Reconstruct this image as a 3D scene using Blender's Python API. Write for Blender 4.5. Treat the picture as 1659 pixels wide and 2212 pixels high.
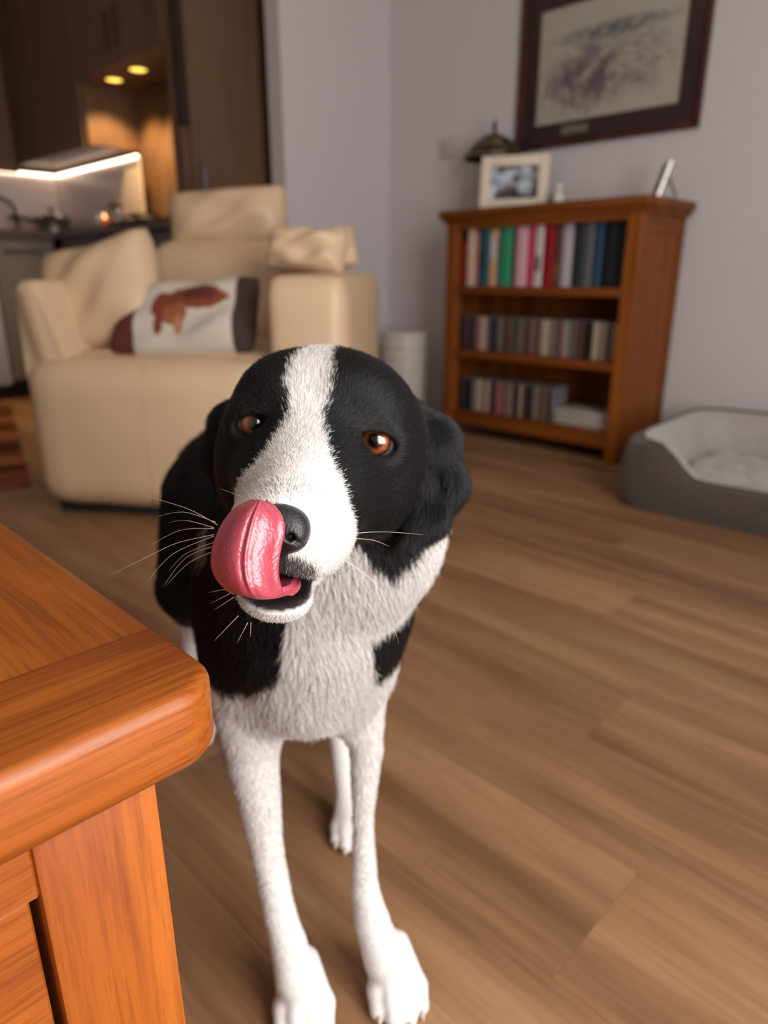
import bpy, bmesh, math, random
import numpy as np
from mathutils import Vector, Matrix, Euler

for o in list(bpy.data.objects): bpy.data.objects.remove(o, do_unlink=True)
scene = bpy.context.scene
C = scene.collection
R = math.radians
random.seed(7)
NPR = np.random.default_rng(11)

# ------------------------------------------------------------------ camera
FPX, PITCH, CAMH, YAW = 1500.0, R(18.7), 0.68, R(45)
fw = np.array([math.cos(YAW), math.sin(YAW), 0.0])
rt = np.array([math.sin(YAW), -math.cos(YAW), 0.0])
upv = np.array([0, 0, 1.0])
cam_f = fw*math.cos(PITCH) - upv*math.sin(PITCH)
cam_u = fw*math.sin(PITCH) + upv*math.cos(PITCH)
CAM = np.array([0, 0, CAMH])
cd = bpy.data.cameras.new('camera'); cam = bpy.data.objects.new('camera', cd); C.objects.link(cam)
cam.location = CAM
cam.rotation_euler = (math.pi/2 - PITCH, 0, YAW - math.pi/2)
cd.sensor_fit = 'VERTICAL'; cd.sensor_height = 36.0; cd.lens = 36.0*FPX/2212
cd.clip_start = 0.01
cd.dof.use_dof = True; cd.dof.focus_distance = 0.345; cd.dof.aperture_fstop = 5.8
scene.camera = cam

# ------------------------------------------------------------------ light
scene.view_settings.view_transform = 'Standard'; scene.view_settings.look = 'None'
scene.view_settings.gamma = 1.0; scene.view_settings.use_curve_mapping = False
scene.view_settings.exposure = 0.17
w = bpy.data.worlds.new('sky'); scene.world = w; w.use_nodes = True
w.node_tree.nodes['Background'].inputs[0].default_value = (0.62, 0.72, 0.9, 1)
w.node_tree.nodes['Background'].inputs[1].default_value = 0.6

def area_light(name, loc, rot, sx, sy, power, col):
    l = bpy.data.lights.new(name, 'AREA'); l.shape = 'RECTANGLE'; l.size = sx; l.size_y = sy
    l.energy = power; l.color = col
    o = bpy.data.objects.new(name, l); C.objects.link(o); o.location = loc; o.rotation_euler = rot
    return o
# daylight through the tall window behind the photographer's right (window_1, the upright catchlight in the
# dog's eye); the light fills the opening of that window
area_light('window_daylight_offscreen', (0.40, -1.03, 1.13), (R(90), 0, 0), 1.15, 1.75, 56, (1.0, 0.97, 0.95))

# ------------------------------------------------------------------ materials
MATS = {}
def srgb(r, g, b):
    f = lambda c: (c/255/12.92) if c/255 <= 0.04045 else ((c/255+0.055)/1.055)**2.4
    return (f(r), f(g), f(b), 1.0)

def mat(name, col, rough=0.6, spec=0.4, metal=0.0, var=0.08, scale=30.0, bump=0.0, sheen=0.0, emit=None, estr=0.0, coat=0.0, alpha=1.0, trans=0.0):
    """plain surface with a faint procedural variation of tone"""
    if name in MATS: return MATS[name]
    m = bpy.data.materials.new(name); m.use_nodes = True; MATS[name] = m
    nt = m.node_tree; N = nt.nodes; Lk = nt.links; b = N['Principled BSDF']
    tc = N.new('ShaderNodeTexCoord'); nz = N.new('ShaderNodeTexNoise')
    nz.inputs['Scale'].default_value = scale; nz.inputs['Detail'].default_value = 5
    Lk.new(tc.outputs['Object'], nz.inputs['Vector'])
    mx = N.new('ShaderNodeMix'); mx.data_type = 'RGBA'
    mx.inputs[6].default_value = tuple(c*(1-var) for c in col[:3])+(1,)
    mx.inputs[7].default_value = tuple(min(1, c*(1+var)) for c in col[:3])+(1,)
    Lk.new(nz.outputs['Fac'], mx.inputs[0]); Lk.new(mx.outputs[2], b.inputs['Base Color'])
    b.inputs['Roughness'].default_value = rough; b.inputs['Specular IOR Level'].default_value = spec
    b.inputs['Metallic'].default_value = metal; b.inputs['Sheen Weight'].default_value = sheen
    b.inputs['Coat Weight'].default_value = coat; b.inputs['Transmission Weight'].default_value = trans
    if emit: b.inputs['Emission Color'].default_value = emit; b.inputs['Emission Strength'].default_value = estr
    if bump:
        bp = N.new('ShaderNodeBump'); bp.inputs['Strength'].default_value = bump; bp.inputs['Distance'].default_value = 0.002
        Lk.new(nz.outputs['Fac'], bp.inputs['Height']); Lk.new(bp.outputs[0], b.inputs['Normal'])
    return m

def wood(name, dark, mid, light, axis='Y', scale=1.0, rough=0.45, spec=0.45, fine=1.0, knots=0.0, bump=0.25, per_object=True, grain=0.55):
    """wood with grain along one local axis, optional knots"""
    if name in MATS: return MATS[name]
    m = bpy.data.materials.new(name); m.use_nodes = True; MATS[name] = m
    nt = m.node_tree; N = nt.nodes; Lk = nt.links; b = N['Principled BSDF']
    tc = N.new('ShaderNodeTexCoord'); oi = N.new('ShaderNodeObjectInfo')
    add = N.new('ShaderNodeVectorMath'); add.operation = 'ADD'
    sc = N.new('ShaderNodeVectorMath'); sc.operation = 'SCALE'; sc.inputs[3].default_value = 37.0 if per_object else 0.0
    cmb = N.new('ShaderNodeCombineXYZ')
    for i in range(3): Lk.new(oi.outputs['Random'], cmb.inputs[i])
    Lk.new(cmb.outputs[0], sc.inputs[0]); Lk.new(tc.outputs['Object'], add.inputs[0]); Lk.new(sc.outputs[0], add.inputs[1])
    def mapped(along, across):
        mp = N.new('ShaderNodeMapping'); s = [across*scale]*3; s['XYZ'.index(axis)] = along*scale
        mp.inputs['Scale'].default_value = s; Lk.new(add.outputs[0], mp.inputs[0]); return mp
    n1 = N.new('ShaderNodeTexNoise'); n1.inputs['Scale'].default_value = 1.0; n1.inputs['Detail'].default_value = 4; n1.inputs['Distortion'].default_value = 0.6
    Lk.new(mapped(0.9, 11).outputs[0], n1.inputs['Vector'])
    n2 = N.new('ShaderNodeTexNoise'); n2.inputs['Scale'].default_value = 1.0; n2.inputs['Detail'].default_value = 6; n2.inputs['Roughness'].default_value = 0.7
    Lk.new(mapped(6, 130*fine).outputs[0], n2.inputs['Vector'])
    cr = N.new('ShaderNodeValToRGB'); e = cr.color_ramp.elements
    e[0].position = 0.3; e[0].color = dark; e[1].position = 0.7; e[1].color = light
    k = cr.color_ramp.elements.new(0.5); k.color = mid
    Lk.new(n1.outputs['Fac'], cr.inputs[0])
    m2 = N.new('ShaderNodeMix'); m2.data_type = 'RGBA'; m2.blend_type = 'MULTIPLY'
    c2 = N.new('ShaderNodeValToRGB'); c2.color_ramp.elements[0].position = 0.35; c2.color_ramp.elements[0].color = (0.62, 0.55, 0.5, 1)
    c2.color_ramp.elements[1].position = 0.55; c2.color_ramp.elements[1].color = (1, 1, 1, 1)
    Lk.new(n2.outputs['Fac'], c2.inputs[0]); m2.inputs[0].default_value = grain
    Lk.new(cr.outputs[0], m2.inputs[6]); Lk.new(c2.outputs[0], m2.inputs[7])
    out = m2.outputs[2]
    if knots:
        vo = N.new('ShaderNodeTexVoronoi'); vo.inputs['Scale'].default_value = 1.0; vo.inputs['Randomness'].default_value = 1.0
        Lk.new(mapped(0.9, 3.4).outputs[0], vo.inputs['Vector'])
        kr = N.new('ShaderNodeValToRGB'); kr.color_ramp.elements[0].position = 0.02; kr.color_ramp.elements[0].color = (0.30, 0.2, 0.14, 1)
        kr.color_ramp.elements[1].position = 0.13; kr.color_ramp.elements[1].color = (1, 1, 1, 1)
        Lk.new(vo.outputs['Distance'], kr.inputs[0])
        m3 = N.new('ShaderNodeMix'); m3.data_type = 'RGBA'; m3.blend_type = 'MULTIPLY'; m3.inputs[0].default_value = knots
        Lk.new(out, m3.inputs[6]); Lk.new(kr.outputs[0], m3.inputs[7]); out = m3.outputs[2]
    hs = N.new('ShaderNodeHueSaturation')
    mr = N.new('ShaderNodeMapRange'); mr.inputs[3].default_value = 0.80; mr.inputs[4].default_value = 1.08
    Lk.new(oi.outputs['Random'], mr.inputs[0]); Lk.new(mr.outputs[0], hs.inputs['Value']); Lk.new(out, hs.inputs['Color'])
    Lk.new(hs.outputs[0], b.inputs['Base Color'])
    b.inputs['Roughness'].default_value = rough; b.inputs['Specular IOR Level'].default_value = spec
    bp = N.new('ShaderNodeBump'); bp.inputs['Strength'].default_value = bump; bp.inputs['Distance'].default_value = 0.001
    Lk.new(n2.outputs['Fac'], bp.inputs['Height']); Lk.new(bp.outputs[0], b.inputs['Normal'])
    return m

# ------------------------------------------------------------------ helpers
def link(name, me, material=None, parent=None, label=None, cat=None, group=None, kind=None, loc=None, rot=None):
    o = bpy.data.objects.new(name, me); C.objects.link(o)
    if material is not None and me is not None and len(me.materials) == 0: me.materials.append(material)
    if parent is not None: o.parent = parent
    if loc is not None: o.location = loc
    if rot is not None: o.rotation_euler = rot
    for k, v in (('label', label), ('category', cat), ('group', group), ('kind', kind)):
        if v: o[k] = v
    return o
def thing(name, label, cat, loc=(0, 0, 0), rz=0, group=None):
    return link(name, None, None, None, label, cat, group, None, loc, (0, 0, rz))
def finish(bm, name='m', smooth=False):
    bmesh.ops.recalc_face_normals(bm, faces=bm.faces)
    me = bpy.data.meshes.new(name); bm.to_mesh(me); bm.free()
    if smooth: me.shade_smooth()
    return me
def bm_box(bm, x0, x1, y0, y1, z0, z1):
    r = bmesh.ops.create_cube(bm, size=1.0)
    for v in r['verts']:
        v.co = Vector(((x0+x1)/2+v.co.x*(x1-x0), (y0+y1)/2+v.co.y*(y1-y0), (z0+z1)/2+v.co.z*(z1-z0)))
    return r['verts']
def box_me(x0, x1, y0, y1, z0, z1, bev=0.0, seg=2):
    bm = bmesh.new(); bm_box(bm, x0, x1, y0, y1, z0, z1)
    if bev: bmesh.ops.bevel(bm, geom=bm.edges[:], offset=bev, segments=seg, affect='EDGES', profile=0.5)
    me = finish(bm)
    if bev and seg > 1:
        me.shade_smooth()
        me.set_sharp_from_angle(angle=R(40))
    return me
def box(name, x0, x1, y0, y1, z0, z1, m, parent=None, bev=0.0, seg=2, **kw):
    """box given by its corners in the parent's frame, its origin at its own centre"""
    cx, cy, cz = (x0+x1)/2, (y0+y1)/2, (z0+z1)/2
    return link(name, box_me(x0-cx, x1-cx, y0-cy, y1-cy, z0-cz, z1-cz, bev, seg), m, parent, loc=(cx, cy, cz), **kw)
def struct(name, x0, x1, y0, y1, z0, z1, m, parent=None):
    return box(name, x0, x1, y0, y1, z0, z1, m, parent, kind='structure')
def lathe_me(prof, n=32, cap=True):
    bm = bmesh.new(); rings = []
    for r, z in prof:
        rings.append([bm.verts.new((r*math.cos(2*math.pi*i/n), r*math.sin(2*math.pi*i/n), z)) for i in range(n)])
    for a, b in zip(rings, rings[1:]):
        for i in range(n): bm.faces.new((a[i], a[(i+1) % n], b[(i+1) % n], b[i]))
    if cap: bm.faces.new(rings[0]); bm.faces.new(rings[-1])
    me = finish(bm, smooth=True); me.set_sharp_from_angle(angle=R(40)); return me
def tube_me(pts, rad, n=8):
    """round tube along points, rad is one number or one per point"""
    pts = [Vector(p) for p in pts]; bm = bmesh.new(); rings = []
    rr = rad if hasattr(rad, '__len__') else [rad]*len(pts)
    for i, p in enumerate(pts):
        t = (pts[min(i+1, len(pts)-1)]-pts[max(i-1, 0)]).normalized()
        a = t.orthogonal().normalized() if i == 0 else (a - t*a.dot(t)).normalized()
        b = t.cross(a)
        rings.append([bm.verts.new(p+(a*math.cos(2*math.pi*k/n)+b*math.sin(2*math.pi*k/n))*rr[i]) for k in range(n)])
    for a_, b_ in zip(rings, rings[1:]):
        for k in range(n): bm.faces.new((a_[k], a_[(k+1) % n], b_[(k+1) % n], b_[k]))
    bm.faces.new(rings[0]); bm.faces.new(rings[-1])
    return finish(bm, smooth=True)
def soft_me(w, d, h, bev, puff=0.0, cuts=10, wrinkle=0.0, seed=0):
    """upholstered block: rounded box, centred, faces bulging a little"""
    bm = bmesh.new(); bm_box(bm, -.5, .5, -.5, .5, -.5, .5)
    bmesh.ops.subdivide_edges(bm, edges=bm.edges[:], cuts=cuts, use_grid_fill=True)
    rnd = random.Random(seed); ph = [rnd.uniform(0, 6) for _ in range(6)]
    hx, hy, hz = w/2, d/2, h/2
    for v in bm.verts:
        u = Vector((v.co.x*2, v.co.y*2, v.co.z*2))
        p = Vector((u.x*hx, u.y*hy, u.z*hz))
        core = Vector((max(-hx+bev, min(hx-bev, p.x)), max(-hy+bev, min(hy-bev, p.y)), max(-hz+bev, min(hz-bev, p.z))))
        dlt = p-core; q = core+dlt.normalized()*bev if dlt.length > 1e-6 else p
        nx = (1-u.y**2)*(1-u.z**2); ny = (1-u.x**2)*(1-u.z**2); nz = (1-u.x**2)*(1-u.y**2)
        q += Vector((math.copysign(puff*nx, u.x) if abs(u.x) > .99 else 0, math.copysign(puff*ny, u.y) if abs(u.y) > .99 else 0, math.copysign(puff*nz, u.z) if abs(u.z) > .99 else 0))
        if wrinkle:
            q += Vector((0, 1, .4))*wrinkle*(math.sin(q.x*23+q.z*9+ph[0])+.6*math.sin(q.x*41-q.z*17+ph[1])+.5*math.sin(q.z*33+ph[2]))
        v.co = q
    return finish(bm, smooth=True)
def pillow_me(w, h, t, n=22, seed=0, dent=0.0):
    """scatter cushion in the XZ plane, thickness along Y, pointed corners, a seam all round"""
    rnd = random.Random(seed); ph = [rnd.uniform(0, 6) for _ in range(8)]
    bm = bmesh.new(); grid = {}
    for s in (1, -1):
        for i in range(n+1):
            for j in range(n+1):
                if s < 0 and (i in (0, n) or j in (0, n)): grid[s, i, j] = grid[1, i, j]; continue
                u = -1+2*i/n; v = -1+2*j/n
                u = math.copysign(abs(u)**.85, u); v = math.copysign(abs(v)**.85, v)
                pinch = 0.04
                rc = 1-.07*(u*u*v*v)**2; x = u*w/2*rc*(1-pinch*(1-v*v)*abs(u)**3*0.9); z = v*h/2*rc*(1-pinch*(1-u*u)*abs(v)**3*0.9)
                th = t/2*((1-u**4)*(1-v**4))**0.55
                wr = 0.006*(math.sin(5*u+3*v+ph[0])+math.sin(-4*u+6*v+ph[1])+.7*math.sin(9*u-5*v+ph[2]))*(1-u**6)*(1-v**6)
                x += .012*math.sin(3*v+ph[3])*(1-u*u)
                dd = dent*math.exp(-(u*u/.35+(v-1)**2/.6)); z -= dd*h
                grid[s, i, j] = bm.verts.new((x, s*th+wr, z))
        for i in range(n):
            for j in range(n):
                try: bm.faces.new((grid[s, i, j], grid[s, i+1, j], grid[s, i+1, j+1], grid[s, i, j+1]))
                except ValueError: pass
    return finish(bm, smooth=True)

# ================================================================== the room
M_WALL = mat('wall_paint', srgb(208, 202, 203), 0.85, 0.2, var=0.02, scale=60, bump=0.05)
M_CEIL = mat('ceiling_paint', srgb(225, 220, 212), 0.9, 0.2, var=0.02)
M_PLANK = wood('oak_floor', srgb(118, 84, 56), srgb(148, 109, 76), srgb(168, 130, 94), 'Y', 1.0, 0.55, 0.35, knots=0.75, bump=0.12)
M_TRIM = mat('white_trim', srgb(225, 222, 216), 0.5)

fl = struct('floor', -1.6, 2.8, -1.00, 5.6, -0.06, -0.012, mat('screed', srgb(90, 70, 55), 0.9))
PW, PL = 0.19, 1.285
plank_mesh = {}
col = 0
x = -1.6
while x < 2.8-1e-6:
    x1 = min(x+PW, 2.8)
    y = -1.00 - ((col*0.43+0.30) % 1.0)*PL
    while y < 5.6-1e-6:
        ya, yb = max(y, -1.00), min(y+PL, 5.6)
        if yb-ya > 0.02:
            key = (round(x1-x, 3), round(yb-ya, 3))
            if key not in plank_mesh:
                plank_mesh[key] = box_me(-(x1-x)/2+.00015, (x1-x)/2-.00015, -(yb-ya)/2+.00015, (yb-ya)/2-.00015, -.006, .006, 0.0005, 1)
            link('plank', plank_mesh[key], M_PLANK, fl, loc=((x+x1)/2-0.6, (ya+yb)/2-2.3, 0.03))
        y += PL
    x += PW; col += 1
# planks are parented to the slab, whose origin is its centre (0.6, 1.9, -0.036): top faces lie at z = 0

struct('ceiling', -1.7, 2.9, -1.10, 5.7, 2.4, 2.5, M_CEIL)
struct('wall_right', 2.8, 2.9, -1.00, 2.86, 0, 2.4, M_WALL)
struct('wall_far', 2.13, 2.8, 2.76, 2.86, 0, 2.4, M_WALL)
struct('wall_kitchen', 2.36, 2.46, 2.86, 5.7, 0, 2.4, M_WALL)
struct('wall_kitchen_far', -1.7, 2.36, 5.6, 5.7, 0, 2.4, M_WALL)
def wall_with_holes(name, c0, c1, a0, a1, holes, z0, z1, m):
    bm = bmesh.new(); x = a0
    for (p, q) in holes:
        bm_box(bm, x, p, c0, c1, 0, 2.4); bm_box(bm, p, q, c0, c1, 0, z0); bm_box(bm, p, q, c0, c1, z1, 2.4); x = q
    bm_box(bm, x, a1, c0, c1, 0, 2.4)
    return link(name, finish(bm), m, kind='structure')
wall_with_holes('wall_back', -1.10, -1.00, -1.7, 2.9, ((-0.20, 1.00),), 0.22, 2.04, M_WALL)
struct('wall_left', -1.7, -1.6, -1.00, 5.6, 0, 2.4, M_WALL)
M_GLASS = mat('window_glass', (1, 1, 1, 1), 0.0, 0.5, var=0, trans=1.0)
def window(name, axis, c, h0, h1, z0, z1):
    f = 0.05; bm = bmesh.new()
    mid = (h0+h1)/2
    for (p, q, r, s) in ((h0, h0+f, z0, z1), (h1-f, h1, z0, z1), (h0+f, h1-f, z0, z0+f), (h0+f, h1-f, z1-f, z1), (mid-.02, mid+.02, z0+f, z1-f)):
        if axis == 'y': bm_box(bm, p, q, c-.025, c+.025, r, s)
        else: bm_box(bm, c-.025, c+.025, p, q, r, s)
    w_ = link(name, finish(bm), M_TRIM, kind='structure')
    for (p, q) in ((h0+f, mid-.02), (mid+.02, h1-f)):
        me = box_me(p, q, c-.004, c+.004, z0+f, z1-f) if axis == 'y' else box_me(c-.004, c+.004, p, q, z0+f, z1-f)
        link('pane', me, M_GLASS, w_)
window('window_1', 'y', -1.06, -0.20, 1.00, 0.22, 2.04)

# ------------------------------------------------------------------ oak coffee table beside the dog
T_D, T_M, T_L = srgb(126, 58, 14), srgb(160, 82, 20), srgb(184, 102, 34)
M_TX = wood('table_oak_x', T_D, T_M, T_L, 'X', 1.6, 0.40, 0.45, fine=1.2, bump=0.4, grain=0.95)
M_TY = wood('table_oak_y', T_D, T_M, T_L, 'Y', 1.6, 0.40, 0.45, fine=1.2, bump=0.4, grain=0.95)
M_TZ = wood('table_oak_z', T_D, T_M, T_L, 'Z', 1.6, 0.42, 0.45, fine=1.2, bump=0.3, grain=0.8)
tx0, tx1, ty0, ty1, tz = -0.72, 0.152, 0.256, 0.86, 0.5
tab = thing('coffee_table', 'orange oak coffee table with rounded top edge in front of the dog', 'table', ((tx0+tx1)/2, (ty0+ty1)/2, 0))
ox, oy = (tx0+tx1)/2, (ty0+ty1)/2
def ring_board(outline, z0, z1, rt_, rb_, seg=6):
    """slab whose outline(inset) shrinks only at the rounded edges; rt_ / rb_ are the top and bottom edge radii"""
    prof = [(rb_*(1-math.sin(R(90*i/seg))), z0+rb_*(1-math.cos(R(90*i/seg)))) for i in range(seg+1)]
    prof += [(rt_*(1-math.cos(R(90*i/seg))), z1-rt_*(1-math.sin(R(90*i/seg)))) for i in range(seg+1)]
    bm = bmesh.new(); rows = []
    for ins, z in prof: rows.append([bm.verts.new((p[0], p[1], z)) for p in outline(ins)])
    n = len(rows[0])
    for A, B in zip(rows, rows[1:]):
        for i in range(n): bm.faces.new((A[i], A[(i+1) % n], B[(i+1) % n], B[i]))
    bm.faces.new(rows[0][::-1]); bm.faces.new(rows[-1])
    me = finish(bm, smooth=True); me.set_sharp_from_angle(angle=R(32)); return me
def arc(cx, cy, r, a0, a1, n=8):
    return [(cx+r*math.cos(R(a0+(a1-a0)*i/n)), cy+r*math.sin(R(a0+(a1-a0)*i/n))) for i in range(n+1)]
BB = 0.072; zb = tz-0.044; cr_ = 0.026
# breadboard ends (front one is the one in view)
def bb_outline(sgn):
    def f(q):
        r = cr_-q if cr_ > q else .001
        p = [(tx0+q-ox, ty0+BB-oy-.0006)]+arc(tx0+cr_-ox, ty0+cr_-oy, r, 180, 270)+arc(tx1-cr_-ox, ty0+cr_-oy, r, 270, 360)+[(tx1-q-ox, ty0+BB-oy-.0006)]
        return p if sgn > 0 else [(u, -v) for u, v in p][::-1]
    return f
link('breadboard_end', ring_board(bb_outline(1), zb, tz, .007, .012), M_TX, tab)
link('breadboard_end', ring_board(bb_outline(-1), zb, tz, .007, .012), M_TX, tab)
nb = 6; bw = (tx1-tx0)/nb
for i in range(nb):
    def bo(q, i=i):
        xa, xb = tx0+i*bw-ox+.0004+(q if i == 0 else 0), tx0+(i+1)*bw-ox-.0004-(q if i == nb-1 else 0)
        ya, yb = ty0+BB-oy, ty1-BB-oy
        return [(xa, ya), (xb, ya), (xb, yb), (xa, yb)]
    link('board', ring_board(bo, zb, tz-.0004, .007, .012), M_TY, tab)
for sx in (0, 1):
    for sy in (0, 1):
        xa = (0.0595 if sx else -0.0595-.058+2*ox)-ox; ya = (ty0+.017 if not sy else ty1-.017-.058)-oy
        box('leg', xa, xa+.058, ya, ya+.058, 0, zb-.0005, M_TZ, tab, 0.0025, 2)
lxi = 0.0595-ox
box('rail', -lxi, lxi, ty0+.0185-oy, ty0+.04-oy, zb-.036, zb-.0005, M_TX, tab, .001, 1)
box('rail', -lxi, lxi, ty1-.04-oy, ty1-.0185-oy, zb-.036, zb-.0005, M_TX, tab, .001, 1)
box('panel', -lxi+.004, lxi-.004, ty0+.021-oy, ty0+.032-oy, .14, zb-.0372, M_TX, tab, .001, 1)
box('panel', -lxi+.004, lxi-.004, ty1-.032-oy, ty1-.021-oy, .14, zb-.0372, M_TX, tab, .001, 1)
box('rail', -lxi, lxi, ty0+.0185-oy, ty0+.04-oy, .08, .139, M_TX, tab, .001, 1)
box('rail', -lxi, lxi, ty1-.04-oy, ty1-.0185-oy, .08, .139, M_TX, tab, .001, 1)
for s in (-1, 1):
    xa, xb = sorted((s*(lxi+.020), s*(lxi+.036)))
    box('side_panel', xa, xb, ty0+.075-oy, ty1-.075-oy, .08, zb-.0005, M_TY, tab, .001, 1)

# ------------------------------------------------------------------ bookcase
B_D, B_M, B_L = srgb(110, 55, 13), srgb(132, 70, 18), srgb(150, 87, 31)
M_BY = wood('bookcase_oak_y', B_D, B_M, B_L, 'Y', 1.0, 0.5, 0.25)
M_BZ = wood('bookcase_oak_z', B_D, B_M, B_L, 'Z', 1.0, 0.5, 0.25)
M_BX = wood('bookcase_oak_x', B_D, B_M, B_L, 'X', 1.0, 0.5, 0.25)
bk = thing('bookcase', 'low golden oak bookcase with three shelves against the grey wall', 'bookcase', (2.61, 1.62, 0))
X = lambda v: v-2.61
Yb = lambda v: v-1.62
xf, xb_, ya_, yb_ = 2.43, 2.785, 1.185, 2.055
for yy in (ya_, yb_-.055):
    for xx in (xf, xb_-.045):
        box('leg', X(xx), X(xx+.045), Yb(yy), Yb(yy+.055), 0, .905, M_BZ, bk, .003, 1)
# top with a thick rounded lip and a cove below
box('top', X(2.405), X(2.792), Yb(1.155), Yb(2.085), .908, .942, M_BY, bk, .010, 3)
box('top_moulding', X(2.418), X(2.79), Yb(1.168), Yb(2.072), .892, .9075, M_BY, bk, .006, 2)
box('top_rail', X(xf+.003), X(xf+.022), Yb(ya_+.055), Yb(yb_-.055), .868, .8915, M_BY, bk)
box('bottom_rail', X(xf+.003), X(xf+.022), Yb(ya_+.055), Yb(yb_-.055), .055, .0945, M_BY, bk)
box('back_panel', X(xb_-.014), X(xb_-.004), Yb(ya_+.03), Yb(yb_-.03), .06, .89, M_BZ, bk)
for z in (.095, .345, .610):
    box('shelf', X(xf+.004), X(xb_-.015), Yb(ya_+.022), Yb(yb_-.022), z, z+.033 if z > .1 else .113, M_BY, bk, .004, 2)
for yy, s in ((ya_, 1), (yb_-.02, -1)):
    box('side_panel', X(xf+.045), X(xb_-.045), Yb(yy+.006), Yb(yy+.014), .10, .83, M_BZ, bk)
    box('side_rail', X(xf+.045), X(xb_-.045), Yb(yy), Yb(yy+.02), .83, .8915, M_BX, bk, .002, 1)
    box('side_rail', X(xf+.045), X(xb_-.045), Yb(yy), Yb(yy+.02), .055, .11, M_BX, bk, .002, 1)

# books: each a thing with cover boards, a rounded spine and a page block
M_PAGE = mat('paper', srgb(214, 203, 182), 0.9, var=.06, scale=300)
def book(x, y, z, t, h, d, cm, label, group, dark=.03, band=None):
    bt = thing('book', label, 'book', (x, y, z), 0, group)
    box('cover', 0.004, d, -t/2, -t/2+.0025, 0, h, cm, bt)
    box('cover', 0.004, d, t/2-.0025, t/2, 0, h, cm, bt)
    bm = bmesh.new()
    n = 8
    outer = [(.004-.006*math.cos(R(-90+180*i/n)) if True else 0, t/2*math.sin(R(-90+180*i/n))) for i in range(n+1)]
    inner = [(.0062, t/2-.0002), (.0062, -t/2+.0002)]
    ring = outer+inner
    lo = [bm.verts.new((a, b, 0)) for a, b in ring]; hi = [bm.verts.new((a, b, h)) for a, b in ring]
    for i in range(len(ring)): bm.faces.new((lo[i], lo[(i+1) % len(ring)], hi[(i+1) % len(ring)], hi[i]))
    bm.faces.new(lo[::-1]); bm.faces.new(hi)
    sp = link('spine', finish(bm), cm, bt)
    box('page_block', .007, d-.004, -t/2+.0027, t/2-.0027, .004, h-.004, M_PAGE, bt)
    if band:
        box('title_band', -.0026, -.0018, -t*.3, t*.3, h*band[0], h*band[1], band[2], sp)
    return bt
top_books = [  # name of the colour, rgb, thickness, height, title band
    ('dark red', (120, 16, 24), .026, .175, None), ('beige', (196, 172, 150), .030, .225, None), ('dusty pink', (196, 130, 132), .024, .22, None),
    ('dark teal', (30, 78, 88), .040, .228, (.3, .62, (26, 60, 66))), ('cream and tan', (200, 160, 110), .038, .222, (.45, .9, (190, 190, 190))),
    ('slate blue', (60, 84, 120), .014, .19, None), ('emerald green', (42, 140, 104), .046, .232, None), ('dark brown', (58, 36, 26), .018, .215, None),
    ('pale pink', (206, 162, 170), .044, .232, None), ('hot pink', (190, 62, 98), .032, .23, None), ('white and grey', (196, 190, 186), .032, .225, (.25, .5, (110, 104, 100))),
    ('crimson', (138, 12, 26), .040, .232, None), ('reddish brown', (84, 44, 36), .024, .22, (.1, .4, (120, 84, 50))), ('pale lilac', (186, 178, 190), .048, .23, None),
    ('very dark green', (24, 40, 42), .034, .232, None), ('mid grey', (88, 88, 92), .034, .226, None), ('petrol blue', (24, 62, 82), .028, .23, None),
    ('black', (14, 20, 26), .044, .232, None), ('blue-black', (10, 16, 22), .044, .234, None)]
tot = sum(b[2] for b in top_books); y = 1.995; f_ = (1.995-1.243)/tot
for i, (cn, rgb, t, h, bd) in enumerate(top_books):
    t *= f_
    prev = top_books[i-1][0] if i else None; nxt = top_books[i+1][0] if i < len(top_books)-1 else None
    lab = f'{cn} book on the top shelf ' + (f'between {prev} and {nxt} ones' if prev and nxt else f'at the row end beside the {nxt or prev} one')
    cm = mat('cover_'+cn.replace(' ', '_'), srgb(*rgb), .45, .4, var=.12, scale=40)
    b3 = None if not bd else (bd[0], bd[1], mat('band_'+cn.replace(' ', '_'), srgb(*bd[2]), .5))
    book(2.462+random.uniform(-.006, .012), y-t/2, .6435, t-.0012, h, .17, cm, lab, 'books on the top shelf', band=b3)
    y -= t

disc_cols = {'plum': (74, 40, 52), 'charcoal': (44, 42, 46), 'grey': (104, 98, 98), 'brown': (88, 64, 54), 'cream': (176, 158, 136), 'dusty rose': (150, 90, 88), 'navy': (34, 40, 62), 'black': (22, 20, 22), 'taupe': (124, 106, 92), 'silver': (136, 132, 130)}
disc_mats = {k: mat('disc_'+k.replace(' ', '_'), srgb(*v), .35, .5, var=.15, scale=60) for k, v in disc_cols.items()}
M_CLEAR = mat('clear_plastic', srgb(120, 118, 120), .2, .5)
disc_mesh = {}
def disc_case(x, y, z, t, h, cn, lab, group):
    k = (round(t, 4), round(h, 3))
    if k not in disc_mesh: disc_mesh[k] = (box_me(0, .012, -t/2+.0004, t/2-.0004, .002, h-.002, .0008, 1), box_me(.0121, .13, -t/2+.0004, t/2-.0004, 0, h, .0008, 1), box_me(-.0006, -.0001, -t*.28, t*.28, h*.2, h*.8))
    dt = thing('disc_case', lab, 'disc case', (x, y, z), 0, group)
    me = disc_mesh[k]
    m0 = me[0].copy(); m0.materials.clear(); link('spine', m0, disc_mats[cn], dt)
    link('case', me[1], M_CLEAR, dt)
    return dt
seq2 = ['charcoal', 'plum', 'charcoal', 'plum', 'brown', 'dusty rose', 'cream', 'taupe', 'navy', 'black', 'grey', 'taupe', 'charcoal', 'brown', 'grey', 'charcoal', 'grey', 'brown', 'charcoal', 'dusty rose', 'brown', 'taupe', 'cream', 'taupe', 'grey', 'plum', 'dusty rose', 'silver', 'brown', 'grey', 'plum', 'brown', 'charcoal', 'black', 'cream', 'taupe', 'charcoal', 'brown', 'cream', 'taupe']
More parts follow.
